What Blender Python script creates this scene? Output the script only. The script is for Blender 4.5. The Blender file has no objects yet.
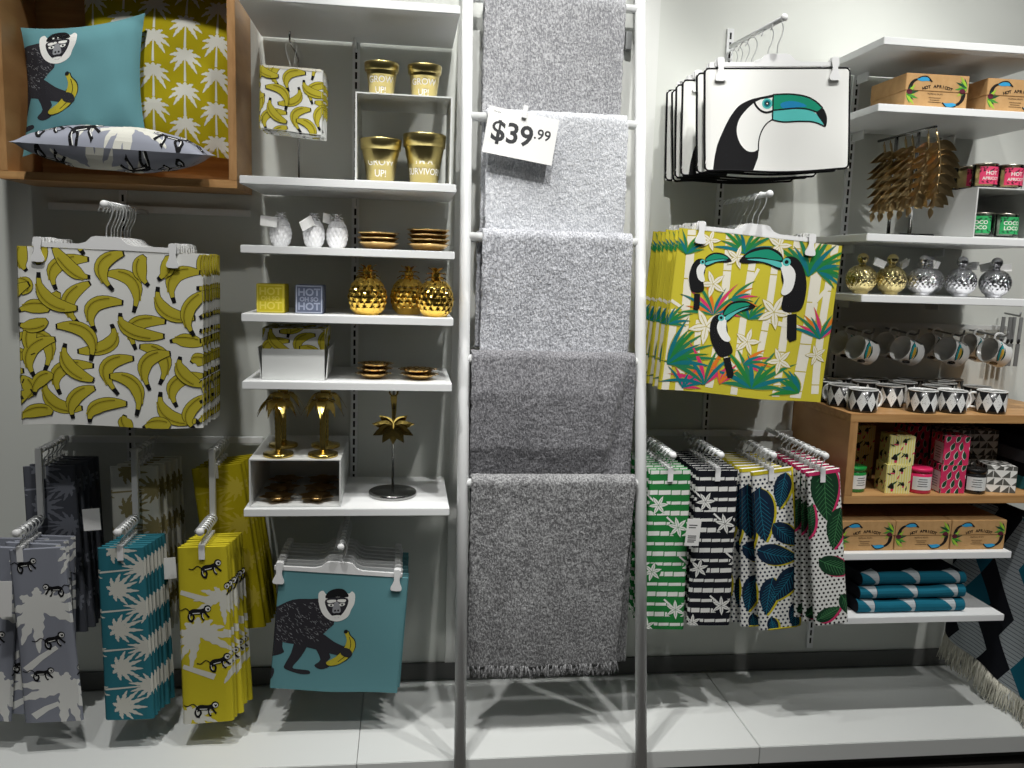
import bpy, bmesh, math, random
from mathutils import Vector, Matrix, noise
from bisect import bisect_right
random.seed(7)
PI = math.pi
SC = bpy.context.scene
COL = SC.collection
sin, cos = math.sin, math.cos

# ------------------------------------------------------------------ materials
def lin(c):
    return tuple(((x/255)/12.92 if x/255 <= .04045 else ((x/255+.055)/1.055)**2.4) for x in c)

def M(name, col, rough=.5, metal=0., bump=None, spec=.5, var=None, coat=0., trans=0., ior=1.45, sheen=0.):
    m = bpy.data.materials.new(name); m.use_nodes = True
    nt = m.node_tree; b = nt.nodes['Principled BSDF']
    c = lin(col) + (1,)
    b.inputs['Base Color'].default_value = c
    b.inputs['Roughness'].default_value = rough
    b.inputs['Metallic'].default_value = metal
    b.inputs['Specular IOR Level'].default_value = spec
    b.inputs['Coat Weight'].default_value = coat
    b.inputs['Transmission Weight'].default_value = trans
    b.inputs['IOR'].default_value = ior
    b.inputs['Sheen Weight'].default_value = sheen
    m.diffuse_color = c
    tc = None
    def coord():
        nonlocal tc
        if tc is None: tc = nt.nodes.new('ShaderNodeTexCoord')
        return tc.outputs['Object']
    if var:      # (scale, second colour, stretch xyz, amount of detail)
        n = nt.nodes.new('ShaderNodeTexNoise'); n.inputs['Scale'].default_value = var[0]; n.inputs['Detail'].default_value = 5
        mp = nt.nodes.new('ShaderNodeMapping'); mp.inputs['Scale'].default_value = var[2] if len(var) > 2 else (1, 1, 1)
        nt.links.new(coord(), mp.inputs['Vector']); nt.links.new(mp.outputs[0], n.inputs['Vector'])
        r = nt.nodes.new('ShaderNodeValToRGB')
        r.color_ramp.elements[0].position = .36; r.color_ramp.elements[1].position = .64
        r.color_ramp.elements[0].color = c; r.color_ramp.elements[1].color = lin(var[1]) + (1,)
        nt.links.new(n.outputs['Fac'], r.inputs['Fac']); nt.links.new(r.outputs[0], b.inputs['Base Color'])
    if bump:     # (scale, strength, distance)
        n = nt.nodes.new('ShaderNodeTexNoise'); n.inputs['Scale'].default_value = bump[0]; n.inputs['Detail'].default_value = 4
        nt.links.new(coord(), n.inputs['Vector'])
        u = nt.nodes.new('ShaderNodeBump'); u.inputs['Strength'].default_value = bump[1]
        u.inputs['Distance'].default_value = bump[2] if len(bump) > 2 else .002
        nt.links.new(n.outputs['Fac'], u.inputs['Height']); nt.links.new(u.outputs[0], b.inputs['Normal'])
    return m

def fab(name, col, **k):
    return M(name, col, rough=.9, spec=.2, bump=k.pop('bump', (420, .25, .001)), **k)

MT = {}
def mk(k, *a, **kw): MT[k] = a[0] if not isinstance(a[0], tuple) else M(k, *a, **kw)
mk('wall', (214, 217, 211), .85, spec=.2, bump=(60, .05, .001))
mk('pier', (224, 226, 222), .8, spec=.2)
mk('base', (96, 97, 95), .6)
mk('floor', (92, 88, 84), .35, var=(3, (62, 60, 58), (1, 9, 1)))
mk('white', (236, 238, 238), .38)
mk('platform', (226, 229, 227), .4, bump=(90, .03, .001))
mk('plastic', (240, 241, 241), .35)
mk('rodwhite', (232, 234, 234), .4)
mk('metal', (214, 216, 216), .35, .5)
mk('steel', (150, 150, 148), .18, 1.)
mk('slot', (22, 22, 22), .8)
mk('greymetal', (140, 142, 142), .5, .3)
mk('riser', (214, 216, 214), .3)
mk('wood', (192, 150, 98), .45, var=(5, (172, 128, 80), (1, 8, 14)), bump=(120, .06, .001))
mk('woodside', (184, 142, 94), .45, var=(5, (166, 124, 78), (14, 1, 3)), bump=(120, .06, .001))
mk('gold', (206, 180, 100), .2, 1., bump=(30, .08, .001))
mk('brushgold', (198, 182, 122), .3, 1., bump=(400, .1, .0005))
mk('goldbright', (228, 190, 90), .1, 1.)
mk('bronze', (176, 146, 96), .34, 1.)
mk('goldleaf', (190, 166, 122), .33, .95)
mk('goldplate', (206, 174, 116), .26, 1.)
mk('ballgold', (222, 206, 150), .16, 1., bump=(90, .5, .004))
mk('ballsilver', (226, 226, 230), .12, 1., bump=(90, .5, .004))
mk('ceramic', (238, 238, 240), .3)
mk('paper', (244, 244, 242), .8)
mk('text_dark', (52, 53, 56), .7)
mk('text_white', (245, 243, 236), .5)
mk('black', (22, 22, 24), .6)
mk('yellowbox', (205, 188, 30), .55)
mk('yellowtext', (226, 212, 92), .5)
mk('greybox', (92, 100, 122), .6)
mk('greybox_edge', (170, 176, 192), .6)
mk('greytext', (150, 158, 178), .6)
mk('card', (190, 152, 104), .8, spec=.2, var=(40, (180, 142, 95)))
mk('glass', (250, 252, 250), .03, trans=1.)
mk('wax', (232, 206, 140), .5)
mk('waxgreen', (216, 232, 214), .5)
mk('labelpink', (226, 66, 110), .6)
mk('labelgreen', (46, 168, 96), .6)
mk('rim', (196, 190, 176), .25, 1.)
mk('jar_green', (30, 128, 58), .2, coat=.4)
mk('jar_pink', (214, 44, 96), .25, coat=.4)
mk('jar_black', (30, 30, 30), .2, coat=.4)
mk('labelwhite', (222, 224, 222), .7)
mk('mugwhite', (240, 242, 240), .25, coat=.3)
mk('mugblack', (24, 24, 26), .25, coat=.3)
for k, c in dict(f_white=(236, 237, 233), f_yellow=(192, 179, 56), f_yellow2=(176, 162, 44), f_black=(26, 26, 28), f_mustard=(170, 156, 18),
                 f_teal=(100, 150, 157), f_tealdeep=(48, 118, 132), f_grey=(147, 151, 163), f_darkgrey=(94, 97, 106), f_dark=(48, 47, 52),
                 f_hair=(120, 120, 124), f_face=(150, 152, 156), f_cream=(234, 230, 214), f_green=(38, 128, 62), f_leafgreen=(40, 124, 84),
                 f_leafteal=(22, 116, 126), f_pink=(214, 56, 110), f_orange=(226, 120, 40), f_sun=(204, 192, 58), f_beakgreen=(28, 142, 112), f_beakteal=(88, 190, 184),
                 f_blue=(34, 132, 182), f_navy=(20, 40, 62), f_vein=(34, 116, 140), f_dotnavy=(34, 44, 66), f_forest=(26, 62, 40),
                 f_sprig=(72, 134, 84), f_brightyel=(204, 190, 44), f_darkteal=(24, 102, 124), f_stripe=(176, 184, 188), f_ink=(24, 26, 34), f_palm=(214, 214, 204),
                 f_khaki=(150, 140, 98), f_straw=(186, 170, 60)).items():
    MT[k] = fab(k, c)
for k, c in dict(i_black=(30, 26, 24), i_blue=(52, 150, 196), i_green=(70, 140, 56), i_lime=(150, 190, 60), i_plum=(92, 34, 50), i_yellow=(222, 210, 110), i_pink=(206, 52, 96),
                 i_dgreen=(30, 74, 50), i_white=(232, 232, 228), i_grey=(92, 92, 88), i_gold=(214, 176, 66), i_teal=(40, 160, 170), i_cream=(226, 222, 170)).items():
    MT[k] = M(k, c, .7, spec=.2)
MT['fringe'] = fab('fringe', (214, 212, 198))

def wool(name, c1, c2):
    m = M(name, c1, .95, spec=.1, sheen=.25)
    nt = m.node_tree; b = nt.nodes['Principled BSDF']
    tc = nt.nodes.new('ShaderNodeTexCoord')
    n1 = nt.nodes.new('ShaderNodeTexNoise'); n1.inputs['Scale'].default_value = 185; n1.inputs['Detail'].default_value = 4; n1.inputs['Roughness'].default_value = .6
    n2 = nt.nodes.new('ShaderNodeTexNoise'); n2.inputs['Scale'].default_value = 14; n2.inputs['Detail'].default_value = 3
    mp = nt.nodes.new('ShaderNodeMapping'); mp.inputs['Scale'].default_value = (1, 1, .6)
    nt.links.new(tc.outputs['Object'], mp.inputs[0])
    ad = nt.nodes.new('ShaderNodeMath'); ad.operation = 'MULTIPLY_ADD'; ad.inputs[1].default_value = .18
    for n in (n1, n2): nt.links.new(mp.outputs[0], n.inputs['Vector'])
    nt.links.new(n2.outputs['Fac'], ad.inputs[0]); nt.links.new(n1.outputs['Fac'], ad.inputs[2])
    r = nt.nodes.new('ShaderNodeValToRGB'); r.color_ramp.elements[0].position = .49; r.color_ramp.elements[1].position = .74
    r.color_ramp.elements[0].color = lin(c1) + (1,); r.color_ramp.elements[1].color = lin(c2) + (1,)
    nt.links.new(ad.outputs[0], r.inputs['Fac']); nt.links.new(r.outputs[0], b.inputs['Base Color'])
    u = nt.nodes.new('ShaderNodeBump'); u.inputs['Strength'].default_value = .9; u.inputs['Distance'].default_value = .006
    nt.links.new(n1.outputs['Fac'], u.inputs['Height']); nt.links.new(u.outputs[0], b.inputs['Normal'])
    return m
MT['wool1'] = wool('wool_grey', (142, 143, 147), (204, 205, 208))
MT['wool2'] = wool('wool_pale', (190, 193, 199), (236, 238, 242))
MT['wool3'] = wool('wool_silver', (148, 150, 156), (222, 224, 230))
MT['wool4'] = wool('wool_slate', (96, 96, 100), (152, 152, 156))
MT['wool5'] = wool('wool_ash', (100, 100, 102), (172, 173, 174))

# ------------------------------------------------------------------ mesh builder
class MB:
    def __init__(s): s.v = []; s.f = []; s.m = []; s.s = []; s.mats = []
    def mi(s, k):
        if k not in s.mats: s.mats.append(k)
        return s.mats.index(k)
    def add(s, vs, fs, mat, smooth=False, mx=None):
        o = len(s.v); k = s.mi(mat)
        s.v += [tuple(mx @ Vector(v)) if mx else tuple(v) for v in vs]
        for f in fs: s.f.append(tuple(i+o for i in f)); s.m.append(k); s.s.append(smooth)
        return s
    def box(s, x0, x1, y0, y1, z0, z1, mat, bev=0., mx=None):
        bm = bmesh.new(); bmesh.ops.create_cube(bm, size=1)
        for v in bm.verts: v.co = Vector(((x0+x1)/2+v.co.x*(x1-x0), (y0+y1)/2+v.co.y*(y1-y0), (z0+z1)/2+v.co.z*(z1-z0)))
        if bev: bmesh.ops.bevel(bm, geom=bm.edges[:], offset=bev, segments=2, affect='EDGES')
        s.bm(bm, mat, False, mx); return s
    def bm(s, bm, mat, smooth=False, mx=None):
        bm.verts.index_update()
        s.add([v.co.copy() for v in bm.verts], [[v.index for v in f.verts] for f in bm.faces], mat, smooth, mx); bm.free()
    def tube(s, pts, r, mat, n=8, caps=True, mx=None, closed=False):
        pts = [Vector(p) for p in pts]; N = len(pts); rs = r if isinstance(r, (list, tuple)) else [r]*N
        vs = []; up = None
        for i, p in enumerate(pts):
            if closed: d = pts[(i+1) % N]-pts[i-1]
            else: d = pts[min(i+1, N-1)]-pts[max(i-1, 0)]
            d.normalize()
            if up is None: up = d.orthogonal().normalized()
            else:
                up = up-d*up.dot(d)
                up = up.normalized() if up.length > 1e-6 else d.orthogonal().normalized()
            w = d.cross(up)
            for k in range(n):
                a = 2*PI*k/n; vs.append(p+(up*cos(a)+w*sin(a))*rs[i])
        fs = []
        for i in range(N if closed else N-1):
            j = (i+1) % N
            for k in range(n): fs.append((i*n+k, i*n+(k+1) % n, j*n+(k+1) % n, j*n+k))
        if caps and not closed: fs.append(tuple(range(n))[::-1]); fs.append(tuple((N-1)*n+k for k in range(n)))
        return s.add(vs, fs, mat, True, mx)
    def lathe(s, prof, mat, n=28, mx=None, smooth=True, rfn=None):
        vs = []; fs = []
        for (r, z) in prof:
            for k in range(n):
                a = 2*PI*k/n; q = r*(rfn(a, z) if rfn else 1); vs.append((q*cos(a), q*sin(a), z))
        for i in range(len(prof)-1):
            for k in range(n): fs.append((i*n+k, i*n+(k+1) % n, (i+1)*n+(k+1) % n, (i+1)*n+k))
        if prof[0][0] > 1e-5: fs.append(tuple(range(n))[::-1])
        if prof[-1][0] > 1e-5: fs.append(tuple((len(prof)-1)*n+k for k in range(n)))
        return s.add(vs, fs, mat, smooth, mx)
    def ball(s, c, r, mat, n=14, sc=(1, 1, 1), mx=None):
        m = (mx or Matrix()) @ Matrix.Translation(c) @ Matrix.Diagonal((sc[0], sc[1], sc[2], 1))
        return s.lathe([(max(r*sin(PI*i/n), 1e-6), -r*cos(PI*i/n)) for i in range(n+1)], mat, n*2, m)
    def prism(s, poly, y0, y1, mat, mx=None, smooth=False):   # poly in XZ, extruded along Y
        n = len(poly)
        if sum(poly[i][0]*poly[(i+1) % n][1]-poly[(i+1) % n][0]*poly[i][1] for i in range(n)) < 0: poly = poly[::-1]
        vs = [(x, y0, z) for x, z in poly]+[(x, y1, z) for x, z in poly]
        fs = [tuple(range(n)), tuple(range(n, 2*n))[::-1]]+[(i, i+n, (i+1) % n+n, (i+1) % n) for i in range(n)]
        return s.add(vs, fs, mat, smooth, mx)
    def build(s, name, parent=None, loc=None, rot=None):
        me = bpy.data.meshes.new(name); me.from_pydata(s.v, [], s.f)
        for k in s.mats: me.materials.append(MT[k])
        me.polygons.foreach_set('material_index', s.m); me.polygons.foreach_set('use_smooth', s.s); me.update()
        o = bpy.data.objects.new(name, me); COL.objects.link(o)
        if parent: o.parent = parent
        if loc: o.location = loc
        if rot: o.rotation_euler = rot
        return o

def tag(o, label, cat, group=None):
    o['label'] = label; o['category'] = cat
    if group: o['group'] = group
    return o
def thing(name, label, cat, loc=(0, 0, 0), rot=(0, 0, 0), group=None):
    o = bpy.data.objects.new(name, None); COL.objects.link(o); o.empty_display_size = .05
    o.location = loc; o.rotation_euler = rot
    return tag(o, label, cat, group)
def struct(o): o['kind'] = 'structure'; return o
def dup(root, label, loc, rot=None):
    r = root.copy(); COL.objects.link(r); r.location = loc
    if rot is not None: r.rotation_euler = rot
    r['label'] = label
    for ch in list(root.children):
        c = ch.copy(); COL.objects.link(c); c.parent = r
        for g in list(ch.children):
            d = g.copy(); COL.objects.link(d); d.parent = c
    return r
ORD = ['first', 'second', 'third', 'fourth', 'fifth', 'sixth', 'seventh', 'eighth', 'ninth', 'tenth', 'eleventh', 'twelfth']

# ------------------------------------------------------------------ sheets and prints
def clip(poly, ax, val, keep_less):
    out = []; n = len(poly)
    for i in range(n):
        a = poly[i]; b = poly[(i+1) % n]
        ia = (a[ax] <= val) if keep_less else (a[ax] >= val); ib = (b[ax] <= val) if keep_less else (b[ax] >= val)
        if ia: out.append(a)
        if ia != ib:
            t = (val-a[ax])/(b[ax]-a[ax]); q = [a[0]+t*(b[0]-a[0]), a[1]+t*(b[1]-a[1])]; q[ax] = val; out.append(tuple(q))
    return out
def lsp(a, b, n): return [a+(b-a)*i/n for i in range(n+1)]
class Sheet:
    def __init__(s, us, vs, fn):
        s.us = us; s.vs = vs; s.P = [[Vector(fn(u, v)) for v in vs] for u in us]; s.k = 0
    def emit(s, mb, mat, smooth=True, back=False):
        nu, nv = len(s.us), len(s.vs)
        fs = []
        for i in range(nu-1):
            for j in range(nv-1):
                f = (i*nv+j, (i+1)*nv+j, (i+1)*nv+j+1, i*nv+j+1); fs.append(f[::-1] if back else f)
        mb.add([p for c in s.P for p in c], fs, mat, smooth)
    def decal(s, mb, mat, poly, layer=0):
        us, vs = s.us, s.vs; s.k += 1
        off = .00025+layer*.00016+(s.k % 16)*.000008
        x0 = min(p[0] for p in poly); x1 = max(p[0] for p in poly); y0 = min(p[1] for p in poly); y1 = max(p[1] for p in poly)
        if x1 <= us[0] or x0 >= us[-1] or y1 <= vs[0] or y0 >= vs[-1]: return
        i0 = max(0, bisect_right(us, x0)-1); i1 = min(len(us)-2, bisect_right(us, x1)-1)
        j0 = max(0, bisect_right(vs, y0)-1); j1 = min(len(vs)-2, bisect_right(vs, y1)-1)
        for i in range(i0, i1+1):
            q = clip(poly, 0, us[i], False)
            if len(q) > 2: q = clip(q, 0, us[i+1], True)
            if len(q) < 3: continue
            for j in range(j0, j1+1):
                r = clip(q, 1, vs[j], False)
                if len(r) > 2: r = clip(r, 1, vs[j+1], True)
                if len(r) < 3: continue
                ar = sum(r[k][0]*r[(k+1) % len(r)][1]-r[(k+1) % len(r)][0]*r[k][1] for k in range(len(r)))
                if abs(ar) < 1e-9: continue
                if ar < 0: r = r[::-1]
                A, B, C, D = s.P[i][j], s.P[i+1][j], s.P[i+1][j+1], s.P[i][j+1]
                nrm = (C-A).cross(D-B)
                if nrm.length < 1e-12: continue
                nrm.normalize(); w = us[i+1]-us[i]; h = vs[j+1]-vs[j]
                pts = []
                for (x, y) in r:
                    a = (x-us[i])/w; b = (y-vs[j])/h
                    pts.append((A*(1-a)+B*a)*(1-b)+(D*(1-a)+C*a)*b+nrm*off)
                mb.add(pts, [tuple(range(len(pts)))], mat)
    def prints(s, mb, pr, dx=0, dy=0, sc=1., rot=0):
        c, sn = cos(rot), sin(rot)
        for mat, poly, L in pr:
            s.decal(mb, mat, [(dx+sc*(x*c-y*sn), dy+sc*(x*sn+y*c)) for x, y in poly], L)
def flat(o, ex, ey, w, h, nu=1, nv=1):
    o, ex, ey = Vector(o), Vector(ex), Vector(ey)
    return Sheet(lsp(0, w, nu), lsp(0, h, nv), lambda u, v: o+ex*u+ey*v)
def arc_sheet(rfn, h, nu=24, a0=-PI*.75, a1=PI*.75, nv=4, z0=0, base=.05):
    """cylinder wall, facing -Y at u=0; u is measured in metres at radius base"""
    return Sheet(lsp(a0*base, a1*base, nu), lsp(0, h, nv), lambda u, v: (rfn(v)*sin(u/base), -rfn(v)*cos(u/base), z0+v))

def sm(pts, n=4, closed=True):
    N = len(pts); out = []
    for i in range(N if closed else N-1):
        p0, p1, p2, p3 = (pts[(i-1) % N], pts[i], pts[(i+1) % N], pts[(i+2) % N]) if closed else (pts[max(i-1, 0)], pts[i], pts[i+1], pts[min(i+2, N-1)])
        for k in range(n):
            t = k/n
            out.append(tuple(.5*((2*b)+(-a+c)*t+(2*a-5*b+4*c-d)*t*t+(-a+3*b-3*c+d)*t**3) for a, b, c, d in zip(p0, p1, p2, p3)))
    if not closed: out.append(pts[-1])
    return out
def strip(pts, w, w1=None, wf=None):
    n = len(pts); L = []; R_ = []
    for i in range(n):
        a = pts[max(i-1, 0)]; b = pts[min(i+1, n-1)]; dx, dy = b[0]-a[0], b[1]-a[1]; d = math.hypot(dx, dy) or 1
        t = i/(n-1); ww = (wf(t) if wf else (w if w1 is None else w+(w1-w)*t))/2
        L.append((pts[i][0]-dy/d*ww, pts[i][1]+dx/d*ww)); R_.append((pts[i][0]+dy/d*ww, pts[i][1]-dx/d*ww))
    return L+R_[::-1]
def disc(x, y, r, n=12, ry=None, rot=0):
    ry = ry or r
    return [(x+r*cos(2*PI*k/n)*cos(rot)-ry*sin(2*PI*k/n)*sin(rot), y+r*cos(2*PI*k/n)*sin(rot)+ry*sin(2*PI*k/n)*cos(rot)) for k in range(n)]
def rect(x, y, w, h): return [(x, y), (x+w, y), (x+w, y+h), (x, y+h)]
def leafp(x, y, L, w, a, n=7, bend=0.):
    pts = [(x+cos(a)*L*t-sin(a)*bend*L*t*t, y+sin(a)*L*t+cos(a)*bend*L*t*t) for t in lsp(0, 1, n)]
    return strip(pts, w, wf=lambda t: max(w*math.sin(PI*min(1, max(0, t))**.8), w*.02))
def quad(a, b, c, n):
    k = (2*b[0]-(a[0]+c[0])/2, 2*b[1]-(a[1]+c[1])/2)
    return [((1-t)**2*a[0]+2*t*(1-t)*k[0]+t*t*c[0], (1-t)**2*a[1]+2*t*(1-t)*k[1]+t*t*c[1]) for t in lsp(0, 1, n)]
def affine(TL, TR, BL, w, h):
    """trace coordinates -> print metres (x right, y up from the lower left corner)"""
    ax, ay = TR[0]-TL[0], TR[1]-TL[1]; bx, by = TL[0]-BL[0], TL[1]-BL[1]; det = ax*by-ay*bx
    def f(p):
        dx, dy = p[0]-BL[0], p[1]-BL[1]
        return ((dx*by-dy*bx)/det*w, (ax*dy-ay*dx)/det*h)
    return lambda pts: [f(p) for p in pts]

TXT = {}
def text2d(body, size=1., bold=0., track=1., align='CENTER'):
    key = (body, bold, track, align)
    if key not in TXT:
        cu = bpy.data.curves.new('txt', 'FONT'); cu.body = body; cu.align_x = align; cu.align_y = 'CENTER'; cu.size = 1
        cu.offset = bold; cu.space_character = track; cu.resolution_u = 3; cu.fill_mode = 'FRONT'; cu.space_line = .9
        ob = bpy.data.objects.new('txt', cu); COL.objects.link(ob)
        dg = bpy.context.evaluated_depsgraph_get(); ev = ob.evaluated_get(dg); me = ev.to_mesh()
        TXT[key] = [[(me.vertices[i].co.x, me.vertices[i].co.y) for i in p.vertices] for p in me.polygons]
        ev.to_mesh_clear(); bpy.data.objects.remove(ob); bpy.data.curves.remove(cu)
    return [[(x*size, y*size) for x, y in p] for p in TXT[key]]
def text_pr(body, mat, x, y, size, L=2, bold=0., sx=1., rot=0., track=1.):
    c, s_ = cos(rot), sin(rot)
    return [(mat, [(x+(px*sx)*c-py*s_, y+(px*sx)*s_+py*c) for px, py in p], L) for p in text2d(body, size, bold, track)]

def slab(mb, w, h, t, mat, wave=None, cell=.022, cellv=.026, arcn=2):
    """closed thin hanging textile: front faces -Y, top edge at z=0, hangs to z=-h; print origin is the lower left corner of the front"""
    r = t/2; arc = PI*r
    nf = max(3, round(w/cell)); half = lsp(0, w/2, max(2, nf//3))
    us = [-(arc+w/2-x) for x in half][:-1]+[-arc*(1-k/arcn) for k in range(arcn)]+lsp(0, w, nf)
    us += [w+arc*(k+1)/arcn for k in range(arcn)]+[w+arc+x for x in half[1:]]
    def pos(u, v):
        if 0 <= u <= w: x, y = u-w/2, -r
        elif u > w:
            a = (u-w)/r
            x, y = (w/2+r*sin(a), -r*cos(a)) if a < PI else (w/2-(u-w-arc), r)
        else:
            a = -u/r
            x, y = (-w/2-r*sin(a), -r*cos(a)) if a < PI else (-w/2+(-u-arc), r)
        z = v-h
        if wave:
            d = wave(x, z); x += d[0]; y += d[1]; z += d[2]
        return (x, y, z)
    vs = lsp(0, h, max(4, round(h/cellv)))
    sh = Sheet(us, vs, pos); sh.emit(mb, mat)
    n = len(us)-1
    mb.add([sh.P[i][0] for i in range(n)], [tuple(range(n))[::-1]], mat)
    mb.add([sh.P[i][-1] for i in range(n)], [tuple(range(n))], mat)
    return sh

# ------------------------------------------------------------------ print motifs
def banana(pr, a, b, c, w=.034, L=0, out=.0016, body='f_yellow', ink='f_black'):
    n = 12; pts = quad(a, b, c, n)
    pf = lambda t: w*(.2+.14*t/.16 if t < .16 else (.34+.66*math.sin(min(1, (t-.16)/.3)*PI/2) if t < .46 else (1 if t < .62 else 1-.72*((t-.62)/.38)**2)))
    pr.append((ink, strip(pts, w, wf=lambda t: pf(t)+2*out), L))
    pr.append((body, strip(pts, w, wf=pf), L+1))
    side = .22*w*(1 if (b[0]-a[0])*(c[1]-a[1])-(b[1]-a[1])*(c[0]-a[0]) < 0 else -1)
    q = [(p[0], p[1]) for p in pts[2:-2]]
    q2 = []
    for i, p in enumerate(q):
        d = (q[min(i+1, len(q)-1)][0]-q[max(i-1, 0)][0], q[min(i+1, len(q)-1)][1]-q[max(i-1, 0)][1]); l = math.hypot(*d) or 1
        q2.append((p[0]-d[1]/l*side, p[1]+d[0]/l*side))
    pr.append(('f_yellow2' if body == 'f_yellow' else body, strip(q2, .008), L+2))
    pr.append((ink, strip(q2, .0012), L+3))
    pr.append((ink, strip(pts[:2], pf(0)+.003), L+3))
    pr.append((ink, strip(quad(pts[-2], ((pts[-2][0]+pts[-1][0])/2, (pts[-2][1]+pts[-1][1])/2), pts[-1], 4)[3:], pf(1)+.002), L+3))

BAN = [((165, 315), (168, 240), (265, 215)), ((268, 270), (215, 250), (160, 180)), ((115, 262), (140, 345), (230, 370)), ((232, 420), (200, 350), (268, 288)), ((280, 442), (275, 362), (365, 345)),
       ((335, 308), (302, 235), (370, 190)), ((395, 375), (395, 280), (312, 258)), ((442, 288), (415, 240), (432, 195)), ((470, 268), (500, 230), (500, 190)), ((520, 340), (520, 258), (600, 240)),
       ((470, 290), (492, 365), (585, 385)), ((580, 442), (562, 360), (635, 298)), ((400, 492), (398, 415), (495, 400)), ((355, 378), (385, 432), (490, 445)), ((265, 535), (255, 448), (162, 430)),
       ((328, 415), (320, 480), (225, 508)), ((50, 385), (100, 368), (145, 380)), ((50, 425), (95, 430), (138, 410)), ((125, 575), (135, 480), (50, 460)), ((95, 592), (85, 510), (162, 470)),
       ((190, 483), (200, 555), (275, 598)), ((172, 648), (172, 570), (275, 552)), ((345, 640), (312, 555), (395, 520)), ((400, 705), (398, 610), (318, 582)), ((125, 595), (150, 675), (240, 690)),
       ((210, 725), (215, 660), (278, 622)), ((260, 735), (285, 682), (373, 668)), ((472, 602), (485, 515), (410, 482)), ((442, 620), (430, 535), (508, 500)), ((537, 510), (545, 565), (610, 605)),
       ((525, 675), (520, 600), (612, 572)), ((475, 625), (497, 700), (590, 722)), ((580, 748), (565, 690), (635, 635)), ((80, 260), (62, 220), (75, 172)), ((250, 200), (235, 150), (300, 140)),
       ((40, 730), (95, 700), (148, 708)), ((505, 462), (555, 458), (608, 470)), ((40, 290), (75, 300), (60, 330)), ((50, 660), (80, 630), (52, 590)), ((570, 530), (590, 520), (620, 530)),
       ((660, 420), (630, 460), (640, 520)), ((640, 650), (660, 600), (700, 590)), ((655, 320), (690, 350), (720, 320)), ((365, 705), (365, 730), (385, 760)), ((420, 745), (465, 728), (505, 740)), ((115, 240), (118, 215), (135, 170))]
def p_bananas():
    pr = []; f = lambda p: ((p[0]-55)/1090, (745-p[1])/1090)
    for k, (a, b, c) in enumerate(BAN): banana(pr, f(a), f(b), f(c), .038, 5*(k % 3))
    return pr+[(m, [(x+.502, y) for x, y in p], L) for m, p, L in pr]+[(m, [(x-.502, y) for x, y in p], L) for m, p, L in pr]

def palm(pr, x, y, s, mat, rot=0., trunk=0., L=0, nf=9, serr=True, seed=0, spread=1.44):
    rnd = random.Random(seed)
    for k in range(nf):
        a = rot+(PI/2-PI*spread/2+PI*spread*k/(nf-1))
        Ls = s*(.5+.1*rnd.random()); n = 9
        drop = .22*(1 if cos(a-rot) > 0 else -1)*abs(cos(a-rot))
        pts = []
        for t in lsp(0, 1, n):
            px = cos(a)*Ls*t; py = sin(a)*Ls*t
            d = -.40*Ls*t*t
            pts.append((x+px+d*cos(rot+PI/2), y+py+d*sin(rot+PI/2)))
        w = s*.165
        i = [0]
        def wf(t):
            i[0] += 1
            return w*math.sin(PI*min(.97, t*.85+.12))*(1 if (not serr or i[0] % 2) else .66)+s*.008
        pr.append((mat, strip(pts, w, wf=wf), L))
    if trunk:
        dx, dy = -cos(rot+PI/2), -sin(rot+PI/2)
        pr.append((mat, strip([(x+dx*trunk*t, y+dy*trunk*t) for t in lsp(0, 1, 4)], s*.045, s*.085), L))

def small_monkey(pr, x, y, s, flip=1, rot=0., L=4):
    T = lambda pts: [(x+s*((px*flip)*cos(rot)-py*sin(rot)), y+s*((px*flip)*sin(rot)+py*cos(rot))) for px, py in pts]
    K, W = 'f_black', 'f_white'
    pr.append((K, T(sm([(-.40, .06), (-.2, .24), (.15, .25), (.38, .32), (.46, .14), (.2, -.03), (-.1, -.05), (-.33, -.16)])), L))
    for q, w in (([(-.32, .02), (-.38, -.2), (-.28, -.4), (-.16, -.42)], .12), ([(-.22, .0), (-.12, -.2), (-.2, -.42)], .10), ([(.3, .12), (.25, -.12), (.38, -.34)], .11), ([(.36, .14), (.5, -.05), (.62, -.18)], .10),
                 ([(-.34, .08), (-.55, .25), (-.8, .1), (-1.0, .16)], .05)):
        pr.append((K, T(strip(sm(q, 3, False), w)), L))
    pr.append((W, T(strip([(-.2, .0), (-.02, .02), (.15, .04)], .04)), L+1))
    pr.append((W, T(strip([(-.33, -.05), (-.33, -.22), (-.27, -.34)], .03)), L+1))
    pr.append((W, T(strip([(.3, .05), (.28, -.1), (.36, -.26)], .03)), L+1))
    pr.append((K, T(disc(.5, .3, .19)), L+1)); pr.append((W, T(disc(.52, .28, .13)), L+2))
    pr.append((K, T(disc(.54, .26, .06, 8)), L+3)); pr.append((K, T(disc(.48, .31, .025, 6)), L+3)); pr.append((K, T(disc(.57, .32, .025, 6)), L+3))

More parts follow.
